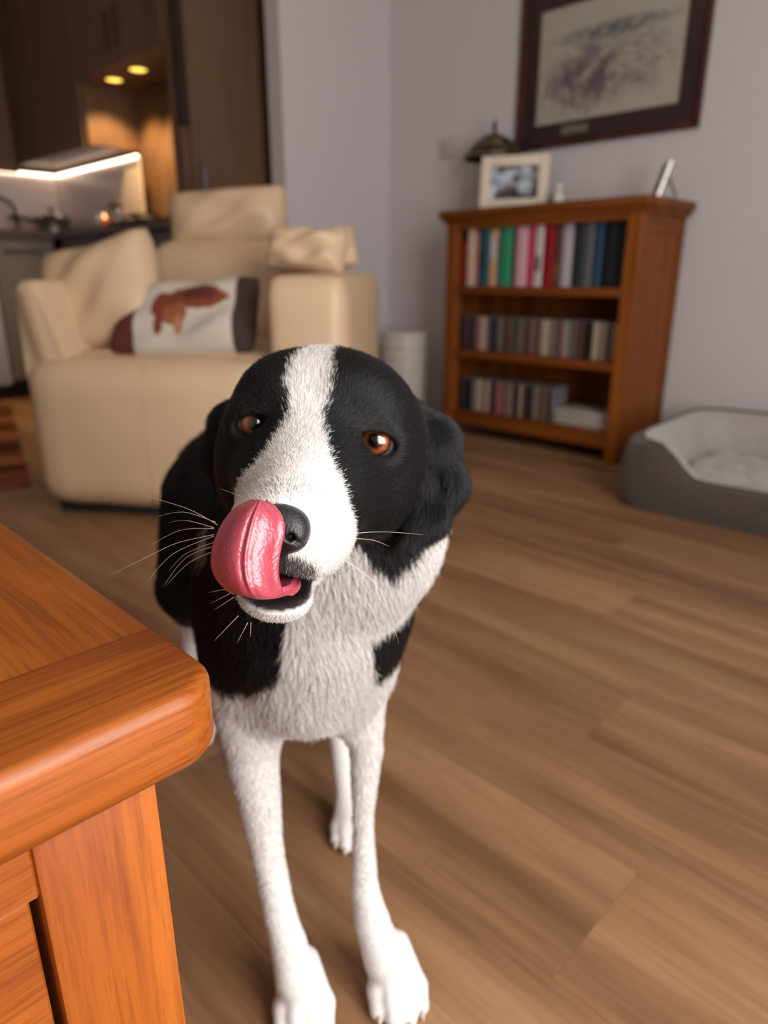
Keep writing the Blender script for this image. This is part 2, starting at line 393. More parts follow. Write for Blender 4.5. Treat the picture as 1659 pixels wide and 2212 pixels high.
seq3 = ['brown', 'charcoal', 'black', 'grey', 'cream', 'taupe', 'cream', 'black', 'plum', 'dusty rose', 'brown', 'taupe', 'charcoal', 'cream', 'brown', 'black', 'charcoal', 'taupe', 'brown', 'taupe', 'black']
def disc_row(seq, y0, y1, z, shelf, h):
    rnd = random.Random(len(seq)); wd = {.0104: 'slim ', .0145: '', .0245: 'wide '}; ts = [rnd.choice((.0104, .0145, .0245)) for _ in seq]; sizes = [wd[t] for t in ts]; k = (y0-y1)/sum(ts); y = y0
    for i, (cn, t) in enumerate(zip(seq, ts)):
        t *= k; p = seq[i-1] if i else None; n = seq[i+1] if i < len(seq)-1 else None
        where = f'between {p} and {n} ones' if p and n else f'at the row end beside a {n or p} one'
        disc_case(2.468+rnd.uniform(-.004, .006), y-t/2, z, t-.0004, h, cn, f'{sizes[i]}{cn} disc case on the {shelf} shelf {where}', f'disc cases on the {shelf} shelf')
        y -= t
disc_row(seq2, 1.995, 1.243, .3785, 'middle', .142)
disc_row(seq3, 1.985, 1.515, .1135, 'bottom', .140)
pb = thing('storage_box', 'flat pale grey box lying on the bottom bookcase shelf', 'box', (2.56, 1.375, .1135))
M_PB = mat('pale_card', srgb(172, 164, 154), .7)
box('body', -.08, .1, -.125, .125, 0, .040, M_PB, pb, .003, 2); box('lid', -.083, .103, -.128, .128, .0405, .062, M_PB, pb, .003, 2)

# things on the bookcase top (z = .942)
ZT = .9425
M_CREAM = mat('cream_frame', srgb(226, 214, 190), .5, var=.04)
pf = thing('photo_frame', 'cream photo frame with a landscape photo, standing on the bookcase', 'photo frame', (2.590, 1.838, ZT), R(28))
tilt = R(-9)
pfh = .208
rect = lambda nm, a, b, c, d, x0, x1, m, par, bv=0.0: box(nm, x0, x1, a, b, c, d, m, par, bv, 2)
hold = []
for (a, b, c, d) in ((-.138, -.098, 0, pfh), (.098, .138, 0, pfh), (-.0979, .0979, 0, .040), (-.0979, .0979, pfh-.040, pfh)):
    hold.append(rect('frame_bar', a, b, c, d, -.011, .011, M_CREAM, pf, .003))
def photo_mat(name, ramp, scale, seed):
    m = bpy.data.materials.new(name); m.use_nodes = True; nt = m.node_tree; N = nt.nodes; b = N['Principled BSDF']
    tc = N.new('ShaderNodeTexCoord'); mp = N.new('ShaderNodeMapping'); mp.inputs['Location'].default_value = (seed, seed*.7, seed*1.3)
    nz = N.new('ShaderNodeTexNoise'); nz.inputs['Scale'].default_value = scale; nz.inputs['Detail'].default_value = 3
    cr = N.new('ShaderNodeValToRGB'); cr.color_ramp.elements.remove(cr.color_ramp.elements[1])
    for i, (p, c) in enumerate(ramp):
        e = cr.color_ramp.elements[0] if i == 0 else cr.color_ramp.elements.new(p)
        e.position = p; e.color = c
    for a_, b_ in ((tc.outputs['Object'], mp.inputs[0]), (mp.outputs[0], nz.inputs['Vector']), (nz.outputs['Fac'], cr.inputs[0]), (cr.outputs[0], b.inputs['Base Color'])): nt.links.new(a_, b_)
    b.inputs['Roughness'].default_value = .3
    return m
M_PHOTO = photo_mat('snow_scene_photo', [(.36, srgb(52, 40, 42)), (.45, srgb(110, 88, 84)), (.52, srgb(150, 170, 184)), (.62, srgb(196, 206, 214))], 18, 3.1)
hold.append(rect('photo', -.0979, .0979, .0401, pfh-.0401, .002, .006, M_PHOTO, pf))
hold.append(rect('back_board', -.12, .12, .02, pfh-.02, .0112, .016, mat('black_card', srgb(30, 28, 28), .8), pf))
for o in hold:   # lean the frame back a little about its lower edge
    o.matrix_local = Matrix.Rotation(-tilt, 4, 'Y') @ Matrix.Translation((0, 0, .003)) @ Matrix.Translation(o.location)
st_ = link('strut', tube_me([(.016+.02, 0, .15), (.085, 0, .005)], .005, 6), mat('black_card', srgb(30, 28, 28)), pf)

lamp = thing('table_lamp', 'stained glass table lamp with dark domed shade behind the cream photo frame', 'lamp', (2.70, 2.03, ZT))
M_BRONZE = mat('dark_bronze', srgb(46, 38, 32), .4, .5, .8)
link('base', lathe_me([(.052, 0), (.05, .008), (.03, .018), (.014, .03)], 28), M_BRONZE, lamp)
link('stem', lathe_me([(.009, .03), (.012, .08), (.007, .12), (.01, .16), (.006, .25)], 16), M_BRONZE, lamp)
bm = bmesh.new(); n = 24
prof = [(.128, .220), (.124, .236), (.104, .262), (.078, .286), (.050, .305), (.018, .318)]
sh_glass = [mat('glass_umber', srgb(88, 70, 48), .3, .5), mat('glass_olive', srgb(64, 60, 44), .3, .5), mat('glass_dark', srgb(40, 34, 30), .3, .5), mat('glass_amber', srgb(116, 92, 58), .3, .5)]
sh = link('shade', lathe_me([(r-.003, z-.001) for r, z in prof], 24, False), sh_glass[2], lamp)
for j in range(len(prof)-1):
    for i in range(12):
        bm = bmesh.new(); vv = []
        for (r, z) in (prof[j], prof[j+1]):
            for da in (.06, .94):
                a = 2*math.pi*(i+da+(.5 if j % 2 else 0))/12; vv.append(bm.verts.new((r*math.cos(a), r*math.sin(a), z)))
        fcs = bm.faces.new((vv[0], vv[1], vv[3], vv[2]))
        ex = bmesh.ops.extrude_face_region(bm, geom=[fcs]); c = Vector((0, 0, (prof[j][1]+prof[j+1][1])/2-.06))
        for v in ex['geom']:
            if isinstance(v, bmesh.types.BMVert): v.co += (v.co-c).normalized()*.003
        link('glass_piece', finish(bm), sh_glass[(i*3+j*2+i//3) % 4], sh)
link('finial', lathe_me([(.018, .318), (.010, .326), (.006, .335), (.011, .345), (.009, .353), (.003, .375)], 16), M_BRONZE, lamp)

orn = thing('ornament', 'small white china figure beside the cream photo frame', 'ornament', (2.60, 1.628, ZT))
M_CHINA = mat('white_china', srgb(222, 216, 206), .25, .5)
link('body', lathe_me([(.018, 0), (.022, .012), (.024, .03), (.016, .048), (.010, .056)], 20), M_CHINA, orn)
link('head', lathe_me([(.004, .056), (.013, .064), (.014, .072), (.009, .082), (.002, .087)], 18), M_CHINA, orn)
orn2 = thing('ornament', 'tiny brown turned pot between the white figure and the photo frame', 'ornament', (2.62, 1.672, ZT))
link('body', lathe_me([(.010, 0), (.014, .012), (.012, .03), (.008, .038)], 18), mat('brown_clay', srgb(104, 80, 62), .6), orn2)
link('lid', lathe_me([(.009, .0382), (.008, .045), (.003, .050)], 14), mat('brown_clay2', srgb(88, 64, 50), .6), orn2)
st = thing('small_photo_stand', 'small silver edged photo stand seen side on at the end of the bookcase top', 'photo frame', (2.585, 1.225, ZT), R(-52))
for nm, x0, x1, y0, y1, z0, z1, m in (('frame', -.006, .006, -.045, .045, 0, .118, mat('silver', srgb(176, 170, 164), .35, .5, .6)), ('photo', -.0085, -.0062, -.037, .037, .01, .108, mat('small_print', srgb(92, 74, 62), .4)), ('back', .0062, .012, -.04, .04, .006, .112, mat('dark_velvet', srgb(66, 54, 46), .9))):
    o = box(nm, x0, x1, y0, y1, z0, z1, m, st, .001, 1)
    o.matrix_local = Matrix.Rotation(R(16), 4, 'Y') @ Matrix.Translation((0, 0, .003)) @ Matrix.Translation(o.location)
link('strut', tube_me([(.032, 0, .085), (.072, 0, .004)], .0035, 6), mat('dark_velvet', srgb(66, 54, 46)), st)

# ------------------------------------------------------------------ framed picture on the right wall
M_FR = wood('mahogany', srgb(52, 18, 18), srgb(66, 26, 24), srgb(84, 36, 30), 'Z', 1, .35, .5)
pic = thing('wall_picture', 'large framed pen and wash drawing in a dark plum mount on the wall', 'picture', (2.799, 1.58, 1.19))
PH, PWd = .66, .395
for (a, b, c, d) in ((-PWd, -PWd+.028, 0, PH), (PWd-.028, PWd, 0, PH), (-PWd+.0281, PWd-.0281, 0, .028), (-PWd+.0281, PWd-.0281, PH-.028, PH)):
    rect('frame_bar', a, b, c, d, -.026, -.001, M_FR, pic, .006)
M_MOUNT = mat('plum_mount', srgb(62, 34, 42), .7, .3, var=.05)
for (a, b, c, d) in ((-PWd+.0282, -.305, .0282, PH-.0282), (.305, PWd-.0282, .0282, PH-.0282), (-.3049, .3049, .0282, .092), (-.3049, .3049, .50, PH-.0282)):
    rect('mount', a, b, c, d, -.010, -.006, M_MOUNT, pic)
def sketch_mat():
    m = bpy.data.materials.new('pen_and_wash'); m.use_nodes = True; nt = m.node_tree; N = nt.nodes; L_ = nt.links.new; b = N['Principled BSDF']
    tc = N.new('ShaderNodeTexCoord'); sp = N.new('ShaderNodeSeparateXYZ'); L_(tc.outputs['Object'], sp.inputs[0])
    def math_(op, a, b_=None, clamp=False):
        n_ = N.new('ShaderNodeMath'); n_.operation = op; n_.use_clamp = clamp
        for i, v in enumerate((a, b_)):
            if v is None: continue
            if isinstance(v, (int, float)): n_.inputs[i].default_value = v
            else: L_(v, n_.inputs[i])
        return n_.outputs[0]
    def blob(cy, cz, ry, rz):
        dy = math_('DIVIDE', math_('SUBTRACT', sp.outputs[1], cy), ry); dz = math_('DIVIDE', math_('SUBTRACT', sp.outputs[2], cz), rz)
        return math_('SUBTRACT', 1.0, math_('ADD', math_('MULTIPLY', dy, dy), math_('MULTIPLY', dz, dz)), True)
    def noise(scale, sy=1, sz=1):
        mp = N.new('ShaderNodeMapping'); mp.inputs['Scale'].default_value = (1, sy, sz); L_(tc.outputs['Object'], mp.inputs[0])
        n_ = N.new('ShaderNodeTexNoise'); n_.inputs['Scale'].default_value = scale; n_.inputs['Detail'].default_value = 5; L_(mp.outputs[0], n_.inputs['Vector']); return n_.outputs['Fac']
    def over(base, colr, fac):
        mx = N.new('ShaderNodeMix'); mx.data_type = 'RGBA'; L_(fac, mx.inputs[0])
        if isinstance(base, tuple): mx.inputs[6].default_value = base
        else: L_(base, mx.inputs[6])
        mx.inputs[7].default_value = colr; return mx.outputs[2]
    thr = lambda n_, a, k: math_('MULTIPLY', math_('SUBTRACT', n_, a), k, True)
    c = over(srgb(230, 224, 200), srgb(156, 136, 146), math_('MULTIPLY', thr(noise(14), .42, 4), blob(0.0, -.04, .30, .15)))
    c = over(c, srgb(116, 104, 134), math_('MULTIPLY', thr(noise(20), .40, 5), blob(.11, -.05, .17, .12)))
    c = over(c, srgb(120, 80, 92), math_('MULTIPLY', thr(noise(60, 1, .3), .47, 8), blob(.12, -.09, .20, .12)))
    c = over(c, srgb(112, 118, 128), math_('MULTIPLY', thr(noise(24, 1, 2.5), .36, 6), blob(-.02, .085, .30, .035)))
    c = over(c, srgb(120, 112, 108), math_('MULTIPLY', thr(noise(70, .25, 1.5), .5, 8), blob(-.08, -.04, .24, .15)))
    L_(c, b.inputs['Base Color']); b.inputs['Roughness'].default_value = .8
    return m
rect('drawing', -.31, .31, .09, .51, -.0058, -.003, sketch_mat(), pic)
rect('caption_card', .055, .175, .045, .075, -.0112, -.0101, mat('caption_paper', srgb(150, 148, 132), .8), pic)
link('glazing', box_me(-.0142, -.0122, -PWd+.028, PWd-.028, .028, PH-.028), mat('picture_glass', (1, 1, 1, 1), 0.02, .5, var=0, trans=1.0), pic)

sw = thing('light_switch', 'white single light switch on the wall beside the stained glass lamp', 'light switch', (2.799, 2.372, 1.215))
box('plate', -.009, -.0005, -.043, .043, 0, .086, mat('switch_white', srgb(190, 184, 178), .4), sw, .003, 2)
box('rocker', -.013, -.0092, -.012, .012, .028, .058, mat('switch_white', srgb(190, 184, 178), .4), sw, .001, 2)

# ------------------------------------------------------------------ white bin between bookcase and corner
bn = thing('storage_bin', 'round white plastic bin with a banded lid beside the bookcase', 'bin', (2.56, 2.41, 0))
M_BIN = mat('white_plastic', srgb(206, 198, 188), .4, .5, var=.03)
link('body', lathe_me([(.104, 0), (.106, .004), (.113, .30), (.118, .302), (.118, .318), (.114, .32), (.115, .352), (.108, .352)], 40), M_BIN, bn)
link('lid', lathe_me([(.119, .353), (.1225, .357), (.1225, .385), (.118, .388), (.118, .40), (.121, .403), (.121, .418), (.114, .426), (.02, .430)], 40), M_BIN, bn)

# ------------------------------------------------------------------ dog bed
bed = thing('dog_bed', 'dark grey bolster dog bed with pale fleece lining against the wall', 'dog bed', (2.385, .49, 0), R(4))
M_BEDO = mat('bed_outer', srgb(74, 65, 59), .9, .2, var=.12, scale=18, bump=.3, sheen=.3)
M_BEDI = mat('bed_fleece', srgb(172, 167, 162), .95, .1, var=.14, scale=26, bump=.6, sheen=.5)
def bed_ring(prof_fn, n=120, ex=7.0):
    bm = bmesh.new(); rings = []
    for i in range(n):
        a = 2*math.pi*i/n; ca, sa = math.cos(a), math.sin(a)
        k = (abs(ca)**ex+abs(sa)**ex)**(-1/ex)
        rings.append([bm.verts.new(p) for p in prof_fn(ca*k, sa*k)])
    for i in range(n):
        A, B = rings[i], rings[(i+1) % n]
        for j in range(len(A)-1): bm.faces.new((A[j], B[j], B[j+1], A[j+1]))
    return bm
BX, BY, BT = .385, .53, .085
def bed_h(u, v):
    if u < -.9 and v < .93:
        t = min(1, max(0, (.83-abs(v))/.30)); t = t*t*(3-2*t); return .205-.095*t
    if u < -.75: return .205
    return .215
def outer(u, v):
    h = bed_h(u, v); q = []
    for s, z in ((.95, .0), (.985, .012), (1.0, h*.35), (.995, h*.7), (.97, h*.92), (.93, h*1.0)):
        q.append((u*BX*s, v*BY*s, z))
    s = .885; q.append((u*(BX-BT*.62), v*(BY-BT*.62), h*1.005)); return q
def inner(u, v):
    h = bed_h(u, v); q = []
    for off, z in ((.6, h*1.004), (.85, h*.97), (1.08, h*.80), (1.2, h*.5+.02), (1.2, .05)):
        q.append((u*(BX-BT*off), v*(BY-BT*off), z))
    return q
bm = bed_ring(outer); me = finish(bm, smooth=True); link('bolster', me, M_BEDO, bed)
bm = bed_ring(inner); me = finish(bm, smooth=True); link('lining', me, M_BEDI, bed)
bm = bed_ring(lambda u, v: [(u*(BX-BT*.55)*1.0, v*(BY-BT*.55), bed_h(u, v)*1.006+.006*math.sin(a)) for a in (math.pi, math.pi/2, 0)]); link('piping', finish(bm, smooth=True), M_BEDO, bed)
bm = bmesh.new(); g_ = {}
for i in range(41):
    for j in range(41):
        u, v = -1+i/20, -1+j/20
        k = 1.0; z = .085+.010*math.sin(7*u+2*v)*math.cos(5*v-1)+.008*math.sin(15*u-9*v)+.007*math.sin(21*v+8*u)-.05*(max(abs(u), abs(v))**8)
        g_[i, j] = bm.verts.new((u*(BX-BT*1.15), v*(BY-BT*1.15), z))
for i in range(40):
    for j in range(40): bm.faces.new((g_[i, j], g_[i+1, j], g_[i+1, j+1], g_[i, j+1]))
link('cushion', finish(bm, smooth=True), M_BEDI, bed)
link('base', box_me(-BX*.82, BX*.82, -BY*.82, BY*.82, .0, .04), M_BEDO, bed)

# ------------------------------------------------------------------ cream leather armchair
AR = R(36)
E2 = Vector((math.cos(AR), math.sin(AR), 0)); E1 = Vector((math.sin(AR), -math.cos(AR), 0))
ch = thing('armchair', 'wide cream leather armchair with tall headrest and square arms', 'armchair', (.675, 2.142, 0), math.atan2(E1.y, E1.x))
# local frame: x to the right along the front, y towards the back
def leather(name, c1):
    m = mat(name, c1, .42, .4, var=.09, scale=5, bump=0)
    nt = m.node_tree; N = nt.nodes; b = N['Principled BSDF']
    tc = N.new('ShaderNodeTexCoord'); vo = N.new('ShaderNodeTexVoronoi'); vo.inputs['Scale'].default_value = 420
    nt.links.new(tc.outputs['Object'], vo.inputs['Vector'])
    bp = N.new('ShaderNodeBump'); bp.inputs['Strength'].default_value = .12; bp.inputs['Distance'].default_value = .001
    nt.links.new(vo.outputs['Distance'], bp.inputs['Height']); nt.links.new(bp.outputs[0], b.inputs['Normal'])
    return m
M_LEA = leather('cream_leather', srgb(210, 180, 146))
def soft(name, x0, x1, y0, y1, z0, z1, bev, parent, puff=.0, m=None, rot=None, wr=0.0, seed=0):
    return link(name, soft_me(x1-x0, y1-y0, z1-z0, bev, puff, 12, wr, seed), m or M_LEA, parent, loc=((x0+x1)/2, (y0+y1)/2, (z0+z1)/2), rot=rot)
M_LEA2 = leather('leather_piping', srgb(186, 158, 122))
soft('front_panel', .006, .745, -.02, .40, .03, .462, .075, ch, .010, wr=.0016, seed=1)
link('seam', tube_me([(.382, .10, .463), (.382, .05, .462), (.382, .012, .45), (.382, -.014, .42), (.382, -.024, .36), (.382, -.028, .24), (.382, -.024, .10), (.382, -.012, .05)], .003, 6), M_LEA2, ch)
soft('seat_cushion', .10, .745, .06, .62, .30, .475, .05, ch, .015, wr=.001, seed=3)
# left arm: flares outwards to the top
bm = bmesh.new()
sec = [(.012, .06), (.15, .06), (.145, .40), (.135, .47), (.085, .62), (.074, .66), (.055, .672), (.02, .67), (.006, .655), (.002, .45)]
rows = []
for yy, k in ((.03, .97), (.045, 1), (.72, 1), (.74, .97)):
    rows.append([bm.verts.new((.07+(a-.07)*k, yy, 0.06+(z-.06)*k)) for a, z in sec])
for A, B in zip(rows, rows[1:]):
    for i in range(len(sec)): bm.faces.new((A[i], A[(i+1) % len(sec)], B[(i+1) % len(sec)], B[i]))
bm.faces.new(rows[0]); bm.faces.new(rows[-1])
me = finish(bm, smooth=True); me.set_sharp_from_angle(angle=R(50))
link('arm', me, M_LEA, ch)
soft('arm', .735, .945, .0, .56, .03, .683, .035, ch, .008, seed=5)
soft('backrest', .11, .66, .56, .80, .30, .79, .08, ch, .02, wr=.002, rot=(R(-8), 0, 0), seed=6)
soft('back_shell', .06, .90, .74, .86, .03, .70, .05, ch, .0, seed=7)
hr = link('headrest', pillow_me(.44, .20, .15, seed=4), M_LEA, ch, loc=(.39, .70, .872), rot=(R(-8), R(-3), 0))
link('plinth', box_me(.04, .92, .04, .80, .0, .04), mat('black_plinth', srgb(28, 26, 24), .7), ch)
def on_chair(x, y, z): return tuple(Vector((.675, 2.142, 0))+E1*x+E2*y+Vector((0, 0, z)))
RZ = math.atan2(E1.y, E1.x)
link('scatter_cushion', pillow_me(.40, .34, .17, seed=9, dent=.05), M_LEA, None, 'large cream leather cushion slumped against the arm beside the printed cushion', 'cushion', None, None, on_chair(.150, .235, .628), (R(-14), R(-12), RZ+R(-6)))
def print_mat():
    m = bpy.data.materials.new('printed_fabric'); m.use_nodes = True; nt = m.node_tree; N = nt.nodes; L_ = nt.links.new; b = N['Principled BSDF']
    tc = N.new('ShaderNodeTexCoord'); sp = N.new('ShaderNodeSeparateXYZ'); L_(tc.outputs['Object'], sp.inputs[0])
    def mm(op, a, b_=None, cl=False):
        n_ = N.new('ShaderNodeMath'); n_.operation = op; n_.use_clamp = cl
        for i, v in enumerate((a, b_)):
            if v is None: continue
            if isinstance(v, (int, float)): n_.inputs[i].default_value = v
            else: L_(v, n_.inputs[i])
        return n_.outputs[0]
    nz = N.new('ShaderNodeTexNoise'); nz.inputs['Scale'].default_value = 26; nz.inputs['Detail'].default_value = 3; L_(tc.outputs['Object'], nz.inputs['Vector'])
    def blob(cx, cz, rx, rz, k=6):
        dx = mm('DIVIDE', mm('SUBTRACT', sp.outputs[0], cx), rx); dz = mm('DIVIDE', mm('SUBTRACT', sp.outputs[2], cz), rz)
        d = mm('ADD', mm('MULTIPLY', dx, dx), mm('MULTIPLY', dz, dz))
        return mm('MULTIPLY', mm('SUBTRACT', mm('ADD', 1.0, mm('MULTIPLY', mm('SUBTRACT', nz.outputs['Fac'], .5), 1.2)), d), k, True)
    def over(base, colr, fac):
        mx = N.new('ShaderNodeMix'); mx.data_type = 'RGBA'; L_(fac, mx.inputs[0])
        if isinstance(base, tuple): mx.inputs[6].default_value = base
        else: L_(base, mx.inputs[6])
        mx.inputs[7].default_value = colr; return mx.outputs[2]
    c = srgb(196, 184, 170)
    body = srgb(122, 58, 34)
    c = over(c, body, blob(.05, .035, .10, .040)); c = over(c, body, blob(-.045, .02, .040, .045)); c = over(c, srgb(150, 88, 56), blob(-.01, -.01, .05, .035))
    c = over(c, body, blob(-.055, -.03, .016, .045)); c = over(c, srgb(168, 116, 84), blob(.005, -.045, .014, .03)); c = over(c, srgb(86, 36, 26), blob(.07, .04, .05, .02))
    c = over(c, srgb(92, 40, 36), mm('MULTIPLY', mm('SUBTRACT', mm('MULTIPLY', sp.outputs[0], -1), .125), 300, True))
    c = over(c, srgb(58, 44, 40), mm('MULTIPLY', mm('SUBTRACT', sp.outputs[0], .165), 300, True))
    L_(c, b.inputs['Base Color']); b.inputs['Roughness'].default_value = .9
    return m
link('printed_cushion', pillow_me(.46, .25, .11, seed=12), print_mat(), None, 'pale cushion with a brown animal print and dark red edging on the armchair seat', 'cushion', None, None, on_chair(.440, .165, .562), (R(-34), R(-5), RZ))
link('scatter_cushion', pillow_me(.25, .13, .11, seed=13), M_LEA, None, 'small cream leather cushion lying on the square arm, in front of its twin', 'cushion', None, None, on_chair(.775, .30, .752), (R(-20), R(4), RZ+R(-8)))
link('scatter_cushion', pillow_me(.21, .13, .10, seed=15), M_LEA, None, 'small cream leather cushion propped behind another on the square arm', 'cushion', None, None, on_chair(.79, .46, .756), (R(-16), R(-10), RZ+R(4)))

# ------------------------------------------------------------------ rug by the kitchen
rug = thing('rug', 'reddish brown striped rug on the floor beside the armchair', 'rug', (.76, 2.47, 0), R(-16))
M_R1, M_R2, M_R3 = mat('rug_red', srgb(118, 66, 44), .95, .1, var=.2, scale=60, bump=.5), mat('rug_dark', srgb(72, 38, 28), .95, .1, var=.2, scale=60, bump=.5), mat('rug_tan', srgb(140, 92, 64), .95, .1, var=.2, scale=60, bump=.5)
for i in range(17):
    link('stripe', box_me(-1.05, 0, i*.105, i*.105+.1045, .001, .011), (M_R1, M_R2, M_R3)[(0, 0, 1, 2, 0, 1, 1, 0, 2, 0, 1, 0, 2, 0, 1, 0, 0)[i]], rug)

# ------------------------------------------------------------------ kitchen behind
M_K = wood('walnut_door', srgb(108, 80, 60), srgb(118, 88, 66), srgb(126, 96, 73), 'Z', .7, .45, .4)
M_KD = mat('dark_brown_finish', srgb(40, 26, 18), .7)
M_STEEL = mat('brushed_steel', srgb(150, 145, 140), .3, .5, .9)
M_HAND = mat('maroon_handle', srgb(74, 42, 36), .4)
lard = thing('larder_cabinet', 'tall brown larder cabinet with steel handle behind the armchair', 'cabinet', (2.045, 3.28, 0))
lx = lambda v: v-2.045
ly = lambda v: v-3.28
box('carcass', lx(1.775), lx(2.345), ly(3.021), ly(3.10), .1, 2.3, M_K, lard)
box('door', lx(1.808), lx(2.345), ly(3.0), ly(3.02), .1, 1.98, M_K, lard, .002, 1)
box('door', lx(1.808), lx(2.345), ly(3.0), ly(3.02), 1.984, 2.3, M_K, lard, .002, 1)
box('dark_strip', lx(1.765), lx(1.8065), ly(2.995), ly(3.02), 1.305, 2.3, M_KD, lard)  # dark brown strip along the upper left edge of the doors
hd = box('handle', lx(1.838), lx(1.850), ly(2.965), ly(2.977), 1.03, 1.17, M_STEEL, lard, .003, 2)
for z in (1.045, 1.155): link('handle_post', box_me(-.004, .004, -.0, .018, -.004, .004), M_STEEL, lard, loc=(lx(1.844), ly(2.9775), z))
box('plinth', lx(1.83), lx(2.345), ly(3.03), ly(3.10), 0, .0995, M_KD, lard)

br = thing('wall_cabinet', 'brown bridging cabinet with two dark handles above the lit niche', 'cabinet', (2.05, 3.552, 1.63))
box('carcass', -.26, .30, -.447, .447, 0, .67, M_K, br)
for s in (-1, 1):
    d_ = box('door', -.28, -.2605, min(s*.001, s*.446), max(s*.001, s*.446), 0, .67, M_K, br, .002, 1)
    box('handle', -.012-.01, -.01, -s*.18-.011, -s*.18+.011, -.27, -.12, M_HAND, d_, .003, 1)
for k, (yy) in enumerate((3.788, 3.53)):
    dl = thing('downlight', 'round warm downlight under the bridging cabinet ' + ('nearer the far cabinet' if k == 0 else 'nearer the larder'), 'light', (1.885, yy+.03, 1.6295), 0, 'downlights above the niche')
    link('ring', lathe_me([(.040, -.006), (.046, -.005), (.046, 0), (.040, 0)], 24, False), M_STEEL, dl)
    link('lens', lathe_me([(.0, -.004), (.0395, -.004), (.0395, -.001), (0, -.001)], 24, False), mat('warm_lens', srgb(255, 220, 120), .4, emit=(1.0, .66, .10, 1), estr=2.2), dl)
    sl = bpy.data.lights.new('downlight_beam', 'SPOT'); sl.energy = 26.0; sl.color = (1, .66, .28); sl.spot_size = R(115); sl.spot_blend = .6; sl.shadow_soft_size = .03
    so = bpy.data.objects.new('downlight_beam', sl); C.objects.link(so); so.location = (1.885, yy+.03, 1.615); so.parent = None
wc = thing('wall_cabinet', 'tall brown wall cabinet above the glowing white splashback', 'cabinet', (2.05, 4.6, 1.335))
box('carcass', -.26, .30, -.598, .70, 0.0, .965, M_K, wc)
for i in range(2):
    box('door', -.28, -.2605, -.597+i*.60, -.597+i*.60+.596, 0.0, .965, M_K, wc, .002, 1)
fc = thing('wall_cabinet', 'brown wall cabinet in the far kitchen corner beside the tall one', 'cabinet', (1.28, 5.3, 1.29))
box('carcass', -.42, .488, -.30, .298, 0, 1.02, M_K, fc)
for i in range(2): box('door', -.42+i*.455, -.42+i*.455+.45, -.32, -.3005, 0, 1.02, M_K, fc, .002, 1)
nb_ = thing('niche_panel', 'wood panelling at the back of the lit kitchen niche', 'panel', (2.075, 3.552, .93))
box('back', .0, .02, -.447, .447, .4005, .699, M_K, nb_)
box('back', .0, .02, -.447, 1.0, 0, .40, M_K, nb_)
box('side', -.285, -.0005, .4271, .447, .41, .699, M_K, nb_)
M_SPL = mat('white_splashback', srgb(214, 196, 186), .25, .5, var=.02)
M_LED = mat('led_white', srgb(255, 240, 220), .5, emit=(1, .80, .62, 1), estr=5.0)
s1 = thing('splashback', 'white glass splashback panel running up to the niche', 'splashback', (2.0, 4.43, .93))
box('panel', 0, .012, -.56, .569, 0, .372, M_SPL, s1, .002, 1)
box('led_strip', -.014, -.0005, -.56, .555, .358, .372, M_LED, s1, .003, 2)
s2 = thing('splashback', 'white glass splashback panel on the far kitchen wall', 'splashback', (1.4, 5.0, .93))
box('panel', -.55, .599, 0, .012, 0, .372, M_SPL, s2, .002, 1)
box('led_strip', -.55, .58, -.014, -.0005, .358, .372, M_LED, s2, .003, 2)
# worktop: one L shaped slab
M_TOP = mat('dark_stone', srgb(84, 72, 66), .3, .5, var=.2, scale=80)
bm = bmesh.new(); bm_box(bm, 1.70, 2.345, 3.105, 5.58, .89, .929); bm_box(bm, .75, 1.6995, 4.38, 5.58, .89, .929)
link('worktop', finish(bm), M_TOP, None, 'dark stone L-shaped kitchen worktop', 'worktop')
M_UNIT = mat('grey_unit', srgb(112, 104, 104), .5, .4)
for i, (ya, yb) in enumerate(((3.106, 3.74), (3.742, 4.378))):
    bu = thing('base_cabinet', 'grey kitchen base cabinet ' + ('next to the larder' if i == 0 else 'in the inner corner of the worktop'), 'cabinet', (2.03, (ya+yb)/2, 0))
    hy = (yb-ya)/2
    box('carcass', -.28, .31, -hy, hy, .1, .8895, M_UNIT, bu); box('door', -.30, -.2805, -hy+.002, hy-.002, .11, .885, M_UNIT, bu, .002, 1)
    box('handle', -.32, -.3005, -hy*.6, hy*.6, .82, .832, M_STEEL, bu, .002, 1); box('plinth', -.24, .31, -hy, hy, 0, .0995, M_KD, bu)
dw = thing('dishwasher', 'pale blue-grey fronted dishwasher under the far worktop', 'dishwasher', (1.06, 4.7, 0))
M_DW = mat('appliance_front', srgb(176, 176, 196), .35, .5)
box('body', -.29, .29, -.28, .28, .08, .885, M_DW, dw); box('door', -.29, .29, -.30, -.2805, .09, .74, M_DW, dw, .004, 2)
box('control_panel', -.29, .29, -.30, -.2805, .745, .885, mat('appliance_dark', srgb(40, 40, 48), .3), dw, .003, 2); box('handle', -.2, .2, -.33, -.3005, .68, .70, M_STEEL, dw, .004, 2)
box('plinth', -.29, .29, -.25, .28, 0, .0795, M_KD, dw)
bu = thing('base_cabinet', 'narrow grey kitchen base cabinet beside the dishwasher', 'cabinet', (1.525, 4.7, 0))
box('carcass', -.17, .17, -.28, .28, .1, .8895, M_UNIT, bu); box('door', -.168, .168, -.30, -.2805, .11, .885, M_UNIT, bu, .002, 1); box('handle', -.1, .1, -.32, -.3005, .82, .832, M_STEEL, bu, .002, 1); box('plinth', -.17, .17, -.25, .28, 0, .0995, M_KD, bu)
